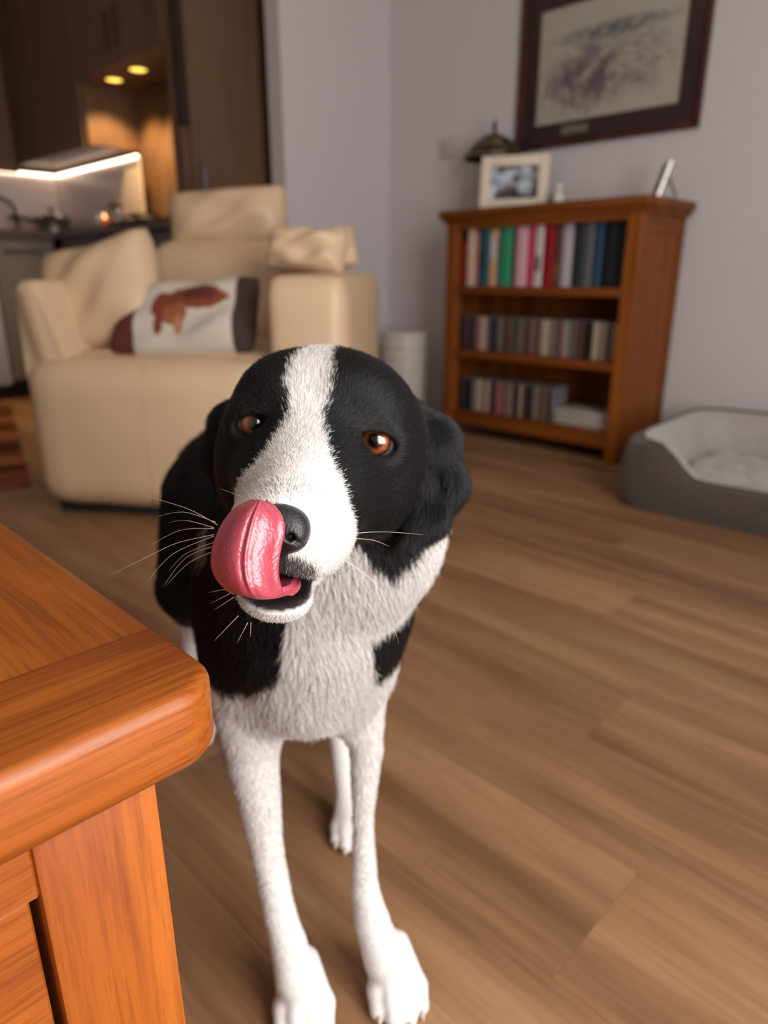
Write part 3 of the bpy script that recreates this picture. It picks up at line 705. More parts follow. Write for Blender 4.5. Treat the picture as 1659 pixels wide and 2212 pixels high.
# small things on the worktop (z = .93)
ZW = .9295
pan = thing('saucepan', 'round steel saucepan with lid on the dark worktop', 'saucepan', (1.86, 4.80, ZW))
link('body', lathe_me([(.09, 0), (.10, .01), (.104, .09), (.108, .095)], 28), M_STEEL, pan); link('lid', lathe_me([(.108, .0955), (.09, .115), (.04, .13), (.008, .134)], 28), M_STEEL, pan)
link('knob', lathe_me([(.008, .134), (.016, .145), (.012, .158), (.002, .16)], 16), M_KD, pan)
link('handle', tube_me([(-.1, .0, .08), (-.2, -.03, .09), (-.27, -.05, .09)], .011, 8), M_KD, pan)
tp = thing('tap', 'curved chrome kitchen tap at the worktop corner', 'tap', (1.62, 4.72, ZW))
link('base', lathe_me([(.028, 0), (.026, .02), (.016, .04)], 20), M_STEEL, tp)
link('spout', tube_me([(0, 0, .03)]+[(-.10+.10*math.cos(R(a)), -.0, .12+.07*math.sin(R(a))) for a in range(0, 181, 20)]+[(-.2, 0, .09)], .011, 10), mat('dark_chrome', srgb(60, 52, 50), .25, .5, .8), tp)
link('lever', tube_me([(.014, 0, .04), (.07, -.02, .06)], .006, 8), M_STEEL, tp)
hob = thing('hob', 'black glass hob on the worktop by the niche', 'hob', (1.87, 3.50, ZW))
box('glass_top', -.2, .2, -.17, .17, 0, .008, mat('black_glass', srgb(16, 14, 14), .1, .5), hob, .002, 1)
for a, b in ((-.1, -.08), (.1, -.08), (-.1, .08), (.1, .08)):
    link('burner', lathe_me([(.05, .0082), (.05, .02), (.03, .03), (.01, .032)], 20), M_KD, hob, loc=(a, b, 0))
    link('pan_support', box_me(-.075, .075, -.006, .006, .033, .043), M_KD, hob, loc=(a, b, 0))
cv = thing('candle_jar', 'small glowing orange candle jar on the worktop edge', 'candle', (1.80, 3.93, ZW))
link('glass', lathe_me([(.020, 0), (.024, .003), (.024, .045), (.021, .047)], 20), mat('amber_glass', srgb(190, 96, 56), .2, .5), cv)
link('flame', lathe_me([(.003, .0475), (.009, .055), (.006, .066), (.001, .075)], 12), mat('candle_flame', srgb(255, 150, 80), .5, emit=(1, .42, .18, 1), estr=4), cv)
pt = thing('pepper_mill', 'dark pepper mill standing by the white splashback', 'pepper mill', (1.94, 4.08, ZW))
link('body', lathe_me([(.028, 0), (.03, .01), (.019, .05), (.023, .09), (.02, .10)], 20), M_KD, pt); link('head', lathe_me([(.02, .1005), (.032, .115), (.034, .135), (.02, .155), (.004, .16)], 20), M_KD, pt)
for k, (xx, yy) in enumerate(((1.80, 3.76), (1.84, 4.02), (1.86, 4.14))):
    gl = thing('drinking_glass', 'small clear glass on the worktop ' + ('beside the hob', 'beside the candle jar', 'beside the pepper mill')[k], 'glass', (xx, yy, ZW), 0, 'glasses on the worktop')
    link('tumbler', lathe_me([(.022, 0), (.026, .004), (.030, .085), (.028, .085), (.024, .008), (0, .007)], 20, False), mat('clear_glass', (1, 1, 1, 1), .02, .5, var=0, trans=1.0), gl)
    link('rim', lathe_me([(.0278, .0852), (.030, .0852), (.030, .0875), (.0278, .0875), (.0278, .0852)], 20, False), mat('clear_glass', (1, 1, 1, 1), .02, .5), gl)

# ================================================================== the dog
# Working frame of the dog: a = sideways, b = away from the photographer, c = up (metres, on the floor).
A3 = np.stack([rt, fw, upv])                         # world -> (a, b, c)
def W3(p): return np.asarray(p, float) @ A3          # (a, b, c) -> world (rows)
HR_W = np.array([[0.6743, -0.7082, 0.2090], [-0.7260, -0.6876, 0.0121], [-0.1351, 0.1599, 0.9778]])
HT_W = np.array([0.2544, 0.3122, 0.5934])
HT = A3 @ HT_W                                        # head origin (between the eyes)
HR = A3 @ HR_W                                        # head axes: x dog's left, y muzzle, z up
def head_local(P): return (P-HT) @ HR
def head_to(Pl): return np.asarray(Pl, float) @ HR.T + HT

def s_ell(p, c, r, rot=None):
    q = p-np.asarray(c, np.float32)
    if rot is not None: q = q @ np.asarray(rot, np.float32)
    r = np.asarray(r, np.float32)
    k0 = np.sqrt(((q/r)**2).sum(1)); k1 = np.sqrt(((q/(r*r))**2).sum(1))+1e-9
    return k0*(k0-1)/k1
def s_cone(p, a, b, r1, r2):
    a = np.asarray(a, np.float32); b = np.asarray(b, np.float32); ba = b-a
    pa = p-a; h = np.clip(pa @ ba/float(ba @ ba), 0, 1)
    d = pa-h[:, None]*ba
    return np.sqrt((d*d).sum(1))-(r1+(r2-r1)*h)
def smin(a, b, k):
    h = np.maximum(k-np.abs(a-b), 0)/k
    return np.minimum(a, b)-h*h*k*.25
def smax(a, b, k): return -smin(-a, -b, k)
def chain(p, pts, k):
    d = None
    for (a, r1), (b, r2) in zip(pts, pts[1:]):
        e = s_cone(p, a, b, r1, r2); d = e if d is None else smin(d, e, k)
    return d
def rotz_(deg):
    c, s = math.cos(R(deg)), math.sin(R(deg)); return np.array([[c, -s, 0], [s, c, 0], [0, 0, 1]])
def rotx_(deg):
    c, s = math.cos(R(deg)), math.sin(R(deg)); return np.array([[1, 0, 0], [0, c, -s], [0, s, c]])
def roty_(deg):
    c, s = math.cos(R(deg)), math.sin(R(deg)); return np.array([[c, 0, s], [0, 1, 0], [-s, 0, c]])

EYE_R = .0125
EYE_C = [np.array([.0360, -.0080, .000]), np.array([-.0360, -.0080, .000])]
CAMD = A3 @ CAM
def gaze(i):
    g = HR.T @ (CAMD-head_to(EYE_C[i])); g = g/np.linalg.norm(g)
    return g
LID_ROT = [rotz_(-14) @ roty_(6), rotz_(14) @ roty_(-6)]

def d_head(P):
    """head without ears, head-local coordinates"""
    p = head_local(P).astype(np.float32)
    ap = p.copy(); ap[:, 0] = np.abs(ap[:, 0])        # mirror
    d = s_ell(p, (.004, -.050, .002), (.060, .062, .0505))                       # cranium
    d = smin(d, s_ell(ap, (.023, -.020, .018), (.022, .023, .019)), .022)    # brow
    d = smin(d, s_ell(ap, (.034, -.045, -.030), (.029, .040, .036)), .03)    # cheek
    d = smin(d, s_ell(ap, (.024, .004, -.028), (.016, .034, .022)), .024)    # below the eye
    d = smin(d, s_cone(p, (0, -.014, -.008), (0, .074, -.031), .017, .0135), .026)   # bridge of the nose
    d = smin(d, s_cone(p, (0, .010, -.030), (0, .066, -.046), .0265, .0220), .026)   # muzzle
    d = smin(d, s_ell(ap, (.0125, .064, -.050), (.0165, .026, .0175)), .012)        # flews
    d = smin(d, s_ell(ap, (.0165, .036, -.053), (.0145, .030, .0175)), .012)        # hanging upper lip
    jaw = s_cone(p, (0, -.010, -.066), (-.003, .050, -.080), .024, .0150)
    jaw = smin(jaw, s_ell(p, (-.004, .060, -.083), (.0185, .016, .0115)), .012)
    d = smin(d, jaw, .010)
    # open mouth: a wedge between upper lip and lower jaw
    mouth = s_ell(p, (-.002, .076, -.0735), (.0225, .040, .0090), rotx_(-8))
    d = smax(d, -mouth, .004)
    for i in (0, 1):
        g = gaze(i); sx = 1 if i == 0 else -1
        d = smin(d, s_ell(p, EYE_C[i], (.0160, .0150, .0148)), .010)         # lids over the eyeball
    for i in (0, 1):
        g = gaze(i)
        d = smax(d, -s_ell(p, EYE_C[i]+g*.0135-np.array([0, 0, .0022]), (.0150, .0115, .0070), LID_ROT[i]), .0025)
    # stop for the nose leather
    d = smin(d, s_ell(p, (0, .082, -.041), (.012, .012, .012)), .008)
    return d
EARS = [  # chains of (point, radius) in head-local space: folded drop ears
    [((.050, -.075, .013), .016), ((.072, -.080, -.001), .017), ((.083, -.078, -.028), .017), ((.078, -.070, -.052), .012), ((.068, -.062, -.068), .006)],
    [((-.046, -.078, .004), .016), ((-.064, -.090, -.010), .016), ((-.070, -.096, -.030), .015), ((-.066, -.094, -.054), .009)]]
def d_ears(P):
    p = head_local(P).astype(np.float32)
    d = chain(p, EARS[0], .010)
    d = smax(d, -s_ell(p, (.082, -.054, -.024), (.010, .013, .018)), .006)
    return smin(d, chain(p, EARS[1], .010), .004)

LEGS = {
    'fr': [((-.032, .610, .42), .042), ((-.033, .580, .325), .037), ((-.0175, .562, .250), .0150), ((-.0205, .542, .183), .0088), ((-.0190, .528, .112), .0128), ((-.012, .518, .080), .0165), ((.000, .505, .048), .0205)],
    'fl': [((-.128, .605, .42), .048), ((-.128, .580, .325), .046), ((-.126, .556, .240), .0230), ((-.113, .530, .155), .0148), ((-.101, .511, .098), .0148), ((-.092, .500, .070), .0170), ((-.085, .487, .046), .0200)],
    'hr': [((-.130, .900, .39), .070), ((-.085, .830, .27), .046), ((-.068, .812, .17), .0210), ((-.060, .800, .125), .0180), ((-.046, .735, .035), .0165), ((-.042, .715, .022), .0165)],
    'hl': [((-.228, .900, .39), .074), ((-.262, .865, .28), .048), ((-.288, .945, .19), .0230), ((-.296, .965, .155), .0190), ((-.290, .935, .040), .0170), ((-.288, .915, .022), .0170)]}
TOES = []
def paw(tip, back, spread, r, yaw=0.0):
    for o, ex in ((-1.5, -.006), (-.5, .004), (.5, .004), (1.5, -.006)):
        c, s = math.cos(yaw), math.sin(yaw)
        def T(la, fo): return (la*c+fo*s, la*s-fo*c)
        b = T(o*spread*.28, -.018); m_ = T(o*spread, ex+.006); t = T(o*spread*1.06, ex+.020)
        TOES.append([((tip[0]+b[0], tip[1]+.018+b[1], back+.012), r*.85), ((tip[0]+m_[0], tip[1]+.010+m_[1], r*1.75), r*1.08), ((tip[0]+t[0], tip[1]+.010+t[1], r*.95), r*.92)])
paw((.013, .487, 0), .036, .0125, .0100, R(8))
paw((-.077, .470, 0), .034, .0125, .0100, R(6))
paw((-.042, .700, 0), .026, .011, .0090)
paw((-.288, .900, 0), .026, .011, .0090)
def d_body(P):
    p = P.astype(np.float32)
    d = chain(p, [((-.082, .615, .390), .086), ((-.135, .78, .405), .092), ((-.190, .93, .415), .082)], .04)
    d = smin(d, s_ell(p, (-.070, .560, .355), (.062, .058, .062)), .04)          # fore-chest
    d = smin(d, s_ell(p, (-.070, .566, .318), (.044, .048, .034)), .03)          # keel between the legs
    d = smin(d, s_cone(p, (-.066, .580, .292), (-.070, .590, .255), .018, .006), .018)   # tuft of chest fur
    d = smin(d, s_cone(p, (-.036, .508, .545), (-.058, .560, .42), .062, .080), .05)     # neck
    d = smin(d, s_ell(p, (-.002, .515, .490), (.044, .045, .055)), .04)          # ruff
    d = smin(d, s_ell(p, (-.090, .540, .480), (.045, .050, .070)), .04)
    d = smin(d, s_cone(p, (-.215, 1.00, .43), (-.25, 1.10, .30), .024, .020), .03)       # tail
    d = smin(d, s_cone(p, (-.25, 1.10, .30), (-.25, 1.12, .18), .022, .008), .02)
    return d
def d_legs(P):
    p = P.astype(np.float32); d = None
    for k, pts in LEGS.items():
        e = chain(p, pts, .003)
        if k == 'fl': e = smin(e, s_ell(p, (-.144, .568, .240), (.012, .015, .016)), .012)   # elbow
        d = e if d is None else smin(d, e, .004)
    t_ = None
    for t in TOES:
        e = chain(p, t, .004); t_ = e if t_ is None else smin(t_, e, .003)
    return smin(d, t_, .014)
def d_dog(P):
    d = smin(d_body(P), d_legs(P), .030)
    h = d_head(P)
    d = smin(d, h, .022)
    d = smin(d, d_ears(P), .007)
    p = head_local(P).astype(np.float32)
    mouth = s_ell(p, (-.002, .076, -.0735), (.0225, .040, .0090), rotx_(-8))
    return smax(d, -mouth, .003)

def surface_net(fn, lo, hi, h, B=8):
    """mesh of fn = 0 on a regular grid; only blocks near the surface are sampled finely"""
    lo = np.asarray(lo, float); n = (np.ceil((np.asarray(hi)-lo)/h/B).astype(int))
    cent = np.stack(np.meshgrid(*[np.arange(k) for k in n], indexing='ij'), -1).reshape(-1, 3)
    cp = lo+(cent*B+(B-1)/2)*h
    dc = fn(cp); act = np.abs(dc) < h*B*.95
    D = np.repeat(np.repeat(np.repeat(dc.reshape(n), B, 0), B, 1), B, 2).astype(np.float32)
    off = np.stack(np.meshgrid(*[np.arange(B)]*3, indexing='ij'), -1).reshape(-1, 3)
    ab = cent[act]
    for s in range(0, len(ab), 1500):
        idx = (ab[s:s+1500, None, :]*B+off[None]).reshape(-1, 3)
        D[idx[:, 0], idx[:, 1], idx[:, 2]] = fn(lo+idx*h)
    S = D < 0
    nx, ny, nz = D.shape
    c = np.zeros((nx-1, ny-1, nz-1), np.int8)
    for i in (0, 1):
        for j in (0, 1):
            for k in (0, 1): c += S[i:nx-1+i, j:ny-1+j, k:nz-1+k]
    cells = np.argwhere((c > 0) & (c < 8))
    vid = -np.ones(c.shape, np.int32); vid[tuple(cells.T)] = np.arange(len(cells))
    acc = np.zeros((len(cells), 3)); cnt = np.zeros(len(cells))
    corners = [(i, j, k) for i in (0, 1) for j in (0, 1) for k in (0, 1)]
    val = {cr: D[cells[:, 0]+cr[0], cells[:, 1]+cr[1], cells[:, 2]+cr[2]] for cr in corners}
    for a in corners:
        for ax in range(3):
            if a[ax]: continue
            b = list(a); b[ax] = 1; b = tuple(b)
            va, vb = val[a], val[b]; m = (va < 0) != (vb < 0)
            t = np.where(m, va/(va-vb+1e-12), 0)
            q = np.tile(np.array(a, float), (len(cells), 1)); q[:, ax] = t
            acc[m] += q[m]; cnt[m] += 1
    V = lo+(cells+acc/cnt[:, None])*h
    F = []
    for ax in range(3):
        sl = [slice(None)]*3; sl2 = [slice(None)]*3; sl[ax] = slice(0, -1); sl2[ax] = slice(1, None)
        s0 = S[tuple(sl)]; s1 = S[tuple(sl2)]; e = np.argwhere(s0 != s1)
        u, v = (ax+1) % 3, (ax+2) % 3
        e = e[(e[:, u] > 0) & (e[:, v] > 0) & (e[:, u] < D.shape[u]-1) & (e[:, v] < D.shape[v]-1)]
        flip = S[tuple(e.T)]
        q = []
        for du, dv in ((1, 1), (0, 1), (0, 0), (1, 0)):
            w_ = e.copy(); w_[:, u] -= du; w_[:, v] -= dv; q.append(vid[tuple(w_.T)])
        q = np.stack(q, 1); q[~flip] = q[~flip][:, ::-1]; F.append(q)
    F = np.concatenate(F); F = F[(F >= 0).all(1)]
    return V, F
def np_mesh(name, V, F, smooth=True):
    me = bpy.data.meshes.new(name); me.from_pydata([], [], [])
    me.vertices.add(len(V)); me.vertices.foreach_set('co', np.ascontiguousarray(V, np.float32).ravel())
    k = F.shape[1]; me.loops.add(F.size); me.loops.foreach_set('vertex_index', np.ascontiguousarray(F, np.int32).ravel())
    me.polygons.add(len(F)); me.polygons.foreach_set('loop_start', np.arange(0, F.size, k, dtype=np.int32))
    me.update(calc_edges=True); me.validate()
    if smooth: me.shade_smooth()
    return me

# ---------------- coat pattern, a function of place on the dog
WHITE, BLACK, LIPC, GREYM = np.array([.76, .735, .71]), np.array([.0072, .0070, .0078]), np.array([.016, .010, .011]), np.array([.16, .14, .145])
def sstep(x, a, b): t = np.clip((x-a)/(b-a), 0, 1); return t*t*(3-2*t)
def is_head(P): return d_head(P) < d_body(P)+.006
def white_amount(P, headm):
    """1 = white coat, 0 = black coat"""
    p = head_local(P)*1000; x, y, z = p.T
    s = y-.8*z
    xr = np.interp(s, [-110, -72, -48, -21, -9, 7, 32, 52, 69, 75, 78, 82], [2, 2.5, 3.7, 6.7, 7.1, 4.2, 8.8, 14.3, 19, 24, 30, 70])
    xl = np.interp(s, [-110, -62, -28, -15, -2, 12, 31, 57, 62, 66, 70], [-15, -17, -18.2, -19, -14.5, -13.4, -16.2, -20, -24, -32, -70])
    # tufted outline
    tuft = 1.6*np.sin(s*.55+1.0)+1.1*np.sin(s*1.3)
    blaze = sstep(xr+tuft*.6-x, -1.2, 1.2)*sstep(x-xl+tuft*.6, -1.2, 1.2)
    front = sstep(y, 50, 54)
    chin = sstep(-z, 60, 66)*sstep(y, -12, 0)*sstep(34-np.abs(x), -2, 2)
    hw = np.maximum(np.maximum(blaze, front), chin)
    a, b, c = P.T
    # body: white bib, black shoulders and back, white legs
    zl = np.interp(a, [-.20, -.145, -.110, -.082, -.074, -.066], [.335, .335, .352, .385, .43, .62])
    left_black = sstep(c-zl, -.003, .003)
    zr = np.interp(a, [-.04, -.016, -.008, .03], [.60, .45, .352, .35])
    zr_hi = np.interp(a, [-.02, -.01, .04], [.395, .408, .415])
    right_black = sstep(c-zr, -.003, .003)*sstep(zr_hi-c, -.003, .003)
    back = sstep(b, .590, .605)*sstep(c, .300, .312)
    hind = sstep(b, .66, .70)*sstep(c-np.where(a > -.13, .12, 0), .195, .215)
    collar = sstep(c, .505, .515)
    wedge = sstep(c-np.interp(a, [-.03, -.015, .005, .022, .034], [.52, .50, .478, .492, .53]), -.003, .003)   # black hanging from the cheek on to the white ruff
    bw = 1-np.maximum.reduce([left_black*(b > .0), right_black, back, hind, collar, wedge*(a > -.045)])
    # pale blotch on the far side of the neck
    bl = ((a+.152)/.012)**2+((c-.468)/.030)**2+((b-.60)/.06)**2
    bw = np.maximum(bw, .40*sstep(1.2-bl, 0, .5))
    tip = ((a+.25)/.05)**2+((b-1.12)/.06)**2+((c-.18)/.05)**2
    bw = np.maximum(bw, sstep(1-tip, 0, .3))
    return np.where(headm, hw, bw)
def grey_lip(P):
    p = head_local(P)*1000; x, y, z = p.T
    g = sstep(1-(((x-6)/13)**2+((z+60)/10)**2+((y-86)/16)**2), 0, .35)
    n_ = sstep(1-((x/15)**2+((z+25)/8)**2+((y-82)/10)**2), 0, .8)*.5      # smudge above the nose
    return np.maximum(g*.9, n_)
def mouth_d(P): return s_ell(head_local(P).astype(np.float32), (-.002, .076, -.0735), (.0225, .040, .0090), rotx_(-8))
def lid_d(P):
    p = head_local(P).astype(np.float32); d = None
    for i in (0, 1):
        e = s_ell(p, EYE_C[i]+gaze(i)*.0135-np.array([0, 0, .0022]), (.0150, .0115, .0070), LID_ROT[i]); d = e if d is None else np.minimum(d, e)
    return d
def coat(P, headm, rng, jit=0.0):
    Q = P+rng.normal(0, jit, P.shape) if jit else P
    w_ = white_amount(Q, headm)
    if jit: w_ = (rng.random(len(P)) < w_).astype(float)*.94+w_*.06
    col = BLACK+(WHITE-BLACK)*w_[:, None]
    g = grey_lip(Q)
    if jit: g = (rng.random(len(P)) < g).astype(float)*.9
    g = g*headm
    col = col*(1-g[:, None])+GREYM*.25*g[:, None]
    zl_ = head_local(P)[:, 2]
    m = sstep(-mouth_d(P), -.0055, -.0025)*(zl_ < -.074)+sstep(-mouth_d(P), -.0030, -.0012)*(zl_ >= -.074); l = sstep(-lid_d(P), -.0032, -.0012)
    k = np.maximum(m, l)*headm
    lc = np.where((l > m)[:, None], np.array([.008, .006, .006]), LIPC)
    return col*(1-k[:, None])+lc*k[:, None], k, w_

GRID = 0.0026
V, F = surface_net(d_dog, (-.36, .27, -.004), (.11, 1.16, .70), GRID)
V[:, 2] = np.maximum(V[:, 2], 0.0)
dog_me = np_mesh('dog_body', W3(V), F)
headm_v = is_head(V)
colv, bare_v, w_v = coat(V, headm_v, NPR)
ca = dog_me.color_attributes.new('coat', 'FLOAT_COLOR', 'POINT')
ca.data.foreach_set('color', np.concatenate([colv, np.ones((len(colv), 1))], 1).astype(np.float32).ravel())
def coat_mat(name, attr, rough, spec, bump=True, hair=False):
    m = bpy.data.materials.new(name); m.use_nodes = True; N = m.node_tree.nodes; L_ = m.node_tree.links.new; b = N['Principled BSDF']
    at_ = N.new('ShaderNodeAttribute'); at_.attribute_name = attr; L_(at_.outputs['Color'], b.inputs['Base Color'])
    b.inputs['Roughness'].default_value = rough; b.inputs['Specular IOR Level'].default_value = spec
    if bump:
        tc = N.new('ShaderNodeTexCoord'); nz = N.new('ShaderNodeTexNoise'); nz.inputs['Scale'].default_value = 500; nz.inputs['Detail'].default_value = 4
        bp = N.new('ShaderNodeBump'); bp.inputs['Strength'].default_value = .4; bp.inputs['Distance'].default_value = .001
        L_(tc.outputs['Object'], nz.inputs['Vector']); L_(nz.outputs['Fac'], bp.inputs['Height']); L_(bp.outputs[0], b.inputs['Normal'])
    return m
dog_me.materials.append(coat_mat('dog_skin', 'coat', .75, .2))
dog = link('dog', dog_me, None, None, 'black and white collie-type dog licking its nose beside the oak table', 'dog')

# ---------------- fur: hair curves rooted on the skin
tri = np.concatenate([F[:, [0, 1, 2]], F[:, [0, 2, 3]]])
e1, e2 = V[tri[:, 1]]-V[tri[:, 0]], V[tri[:, 2]]-V[tri[:, 0]]
fn_ = np.cross(e1, e2); ar = np.linalg.norm(fn_, axis=1)/2+1e-12
vn = np.zeros_like(V)
for i in range(3): np.add.at(vn, tri[:, i], fn_)
vn /= np.linalg.norm(vn, axis=1)[:, None]+1e-12
cen = V[tri].mean(1)
hm_t = is_head(cen)
d_e = d_ears(cen)
leg_t = (d_legs(cen) < d_body(cen)-.004) & ~hm_t
dens = np.where(hm_t, 4.6e6, np.where(leg_t, 1.0e6, 1.0e6))      # hairs per square metre
dens = np.where((cen[:, 1] > .66), 2.2e5, dens)
def fur(name, mask, scale=1.0, rng=NPR):
    wgt = ar*dens*mask*scale; n = int(wgt.sum()); pr = np.cumsum(wgt); pr /= pr[-1]
    ti = np.searchsorted(pr, rng.random(n)); ti = np.minimum(ti, len(tri)-1)
    u, v = rng.random(n), rng.random(n); fl2 = u+v > 1; u[fl2] = 1-u[fl2]; v[fl2] = 1-v[fl2]
    T_ = tri[ti]; w0 = (1-u-v)[:, None]
    P = V[T_[:, 0]]*w0+V[T_[:, 1]]*u[:, None]+V[T_[:, 2]]*v[:, None]
    Nn = vn[T_[:, 0]]*w0+vn[T_[:, 1]]*u[:, None]+vn[T_[:, 2]]*v[:, None]; Nn /= np.linalg.norm(Nn, axis=1)[:, None]
    hm = is_head(P); col, bare, w_ = coat(P, hm, rng, .0011)
    ear = d_ears(P) < .004
    leg0 = (d_legs(P) < d_body(P)-.004)
    pl = head_local(P)
    # lie of the coat
    hc = np.stack([np.sign(pl[:, 0])*.35*sstep(np.abs(pl[:, 0]), .0, .03), -np.ones(n), -.05+.5*sstep(pl[:, 2], -.01, .03)-.55*sstep(-pl[:, 2], .025, .06)], 1) @ HR.T
    bc = np.stack([np.sign(P[:, 0]+.06)*.10, .35*np.ones(n), -np.ones(n)], 1)
    ec = np.stack([np.zeros(n), .3*np.ones(n), -np.ones(n)], 1)
    comb = np.where(hm[:, None], hc, bc); comb = np.where(ear[:, None], ec, comb)
    comb = comb+rng.normal(0, .16, comb.shape)
    cl_ = np.sin(P[:, 0]*95+P[:, 2]*60)[:, None]*np.array([.25, 0, .1])+np.sin(P[:, 2]*130-P[:, 0]*50)[:, None]*np.array([-.2, .1, 0])
    comb = comb+np.where(hm[:, None], .3*cl_, .4*cl_)*(~leg0)[:, None]
    comb -= (comb*Nn).sum(1)[:, None]*Nn; comb /= np.linalg.norm(comb, axis=1)[:, None]+1e-9
    y_ = pl[:, 1]
    Lh = np.interp(y_, [-.10, -.04, 0, .03, .07, .10], [.013, .0095, .0080, .0070, .0050, .0040])
    Lh = Lh+.008*sstep(-pl[:, 2], .03, .07)*sstep(-y_, -.02, .02)
    leg = (d_legs(P) < d_body(P)-.004)
    low = sstep(P[:, 2], .0, .25)
    Lb = np.where(leg, .004+.004*low, .019)
    Lb = Lb*np.interp(P[:, 2], [0, .05, .2], [.5, .75, 1])
    Ln = np.where(hm, Lh, Lb); Ln = np.where(ear & ~leg, .013, Ln)
    Ln = Ln*(1-.85*bare)*rng.uniform(.6, 1.2, n)
    keep = (bare < .55) & (P[:, 2] > .003)
    lift = np.where(hm, .22, .30)+rng.normal(0, .08, n); lift = np.maximum(lift, .08)
    P, Nn, comb, Ln, lift, col, hm = P[keep], Nn[keep], comb[keep], Ln[keep], lift[keep], col[keep], hm[keep]
    n = len(P); K = 5; pts = np.zeros((n, K, 3)); t_ = np.linspace(0, 1, K)
    curl = rng.normal(0, .10, (n, 3))
    for k in range(K):
        t = t_[k]
        pts[:, k] = P-Nn*.0006+Ln[:, None]*(comb*(t*.92)+Nn*(lift*(1.5*t-.95*t*t))[:, None]+curl*(t*t)*.5)
    pts[:, :, 2] = np.maximum(pts[:, :, 2], .0008)
    base_r = np.where(hm, .000082, .00016)
    rad = base_r[:, None]*np.array([1.0, 1.0, .9, .65, .15])[None]
    cu = bpy.data.hair_curves.new(name); cu.add_curves([K]*n)
    cu.attributes['position'].data.foreach_set('vector', W3(pts.reshape(-1, 3)).astype(np.float32).ravel())
    ra = cu.attributes.get('radius') or cu.attributes.new('radius', 'FLOAT', 'POINT')
    ra.data.foreach_set('value', rad.astype(np.float32).ravel())
    tone = rng.uniform(.82, 1.12, n)[:, None]
    cc = cu.attributes.new('coat', 'FLOAT_COLOR', 'CURVE')
    cc.data.foreach_set('color', np.concatenate([np.minimum(col*tone, 1), np.ones((n, 1))], 1).astype(np.float32).ravel())
    o = bpy.data.objects.new(name, cu); C.objects.link(o); o.parent = dog; o['kind'] = 'stuff'
    cu.materials.append(M_HAIR); return o
M_HAIR = coat_mat('dog_fur', 'coat', .42, .4, bump=False)
fur('fur', np.ones(len(tri)))

# ---------------- eyes, nose, tongue, whiskers, claws
def eye_mat():
    m = bpy.data.materials.new('dog_eye'); m.use_nodes = True; N = m.node_tree.nodes; L_ = m.node_tree.links.new; b = N['Principled BSDF']
    tc = N.new('ShaderNodeTexCoord'); sp = N.new('ShaderNodeSeparateXYZ'); L_(tc.outputs['Object'], sp.inputs[0])
    cb = N.new('ShaderNodeCombineXYZ'); L_(sp.outputs[0], cb.inputs[0]); L_(sp.outputs[1], cb.inputs[1])
    ln = N.new('ShaderNodeVectorMath'); ln.operation = 'LENGTH'; L_(cb.outputs[0], ln.inputs[0])
    nz = N.new('ShaderNodeTexNoise'); nz.inputs['Scale'].default_value = 900; L_(tc.outputs['Object'], nz.inputs['Vector'])
    mr = N.new('ShaderNodeMapRange'); mr.inputs[1].default_value = 0; mr.inputs[2].default_value = .0125; L_(ln.outputs['Value'], mr.inputs[0])
    cr = N.new('ShaderNodeValToRGB'); L_(mr.outputs[0], cr.inputs[0]); e = cr.color_ramp.elements
    e[0].position = 0; e[0].color = (.002, .002, .002, 1); e[1].position = 1; e[1].color = srgb(60, 50, 46)
    for p, c in ((.30, (.002, .002, .002, 1)), (.36, srgb(84, 38, 14)), (.46, srgb(150, 80, 32)), (.60, srgb(128, 64, 24)), (.66, srgb(50, 24, 12)), (.70, srgb(20, 14, 12)), (.80, srgb(84, 76, 72))):
        k = e.new(p); k.color = c
    mx = N.new('ShaderNodeMix'); mx.data_type = 'RGBA'; mx.blend_type = 'MULTIPLY'; mx.inputs[0].default_value = .5
    L_(cr.outputs[0], mx.inputs[6]); L_(nz.outputs['Fac'], mx.inputs[7]); L_(mx.outputs[2], b.inputs['Base Color'])
    b.inputs['Roughness'].default_value = .25; b.inputs['Coat Weight'].default_value = 1.0; b.inputs['Coat Roughness'].default_value = .02; b.inputs['Coat IOR'].default_value = 1.6
    return m
M_EYE = eye_mat()
for i in (0, 1):
    n = 16; prof = [(EYE_R*math.sin(math.pi*k/n)+1e-6, EYE_R*math.cos(math.pi*k/n)*(1.0)) for k in range(n+1)]
    prof = [(r, z+(.0012*max(0, 1-(r/.0075)**2) if z > 0 else 0)) for r, z in prof]     # cornea
    o = link('eye', lathe_me(prof, 32), M_EYE, dog)
    g = HR_W @ gaze(i); o.location = W3(head_to(EYE_C[i]))
    o.rotation_euler = Vector(g).to_track_quat('Z', 'Y').to_euler()

def d_nose(P):
    p = head_local(P).astype(np.float32); ap = p.copy(); ap[:, 0] = np.abs(ap[:, 0])
    d = s_ell(p, (0, .0925, -.0385), (.0115, .0095, .0105), rotx_(14))
    d = smin(d, s_ell(ap, (.0068, .0915, -.0410), (.0062, .0095, .0086)), .006)
    d = smin(d, s_cone(p, (0, .093, -.047), (0, .088, -.060), .0042, .0032), .005)
    d = smax(d, -s_ell(ap, (.0058, .1015, -.0415), (.0022, .0045, .0020), roty_(-25)), .0015)
    d = smax(d, -s_cone(ap, (.0088, .1005, -.0435), (.0125, .096, -.0450), .0012, .0010), .0012)
    return smax(d, -s_cone(p, (0, .1025, -.037), (0, .094, -.061), .0006, .0008), .001)
hl_c = head_to([[0, .092, -.043]])[0]
Vn, Fn = surface_net(d_nose, hl_c-.024, hl_c+.024, .0008)
M_NOSE = mat('nose_leather', srgb(24, 22, 24), .34, .6, var=.3, scale=1100, bump=.3)
link('nose', np_mesh('nose', W3(Vn), Fn), M_NOSE, dog)

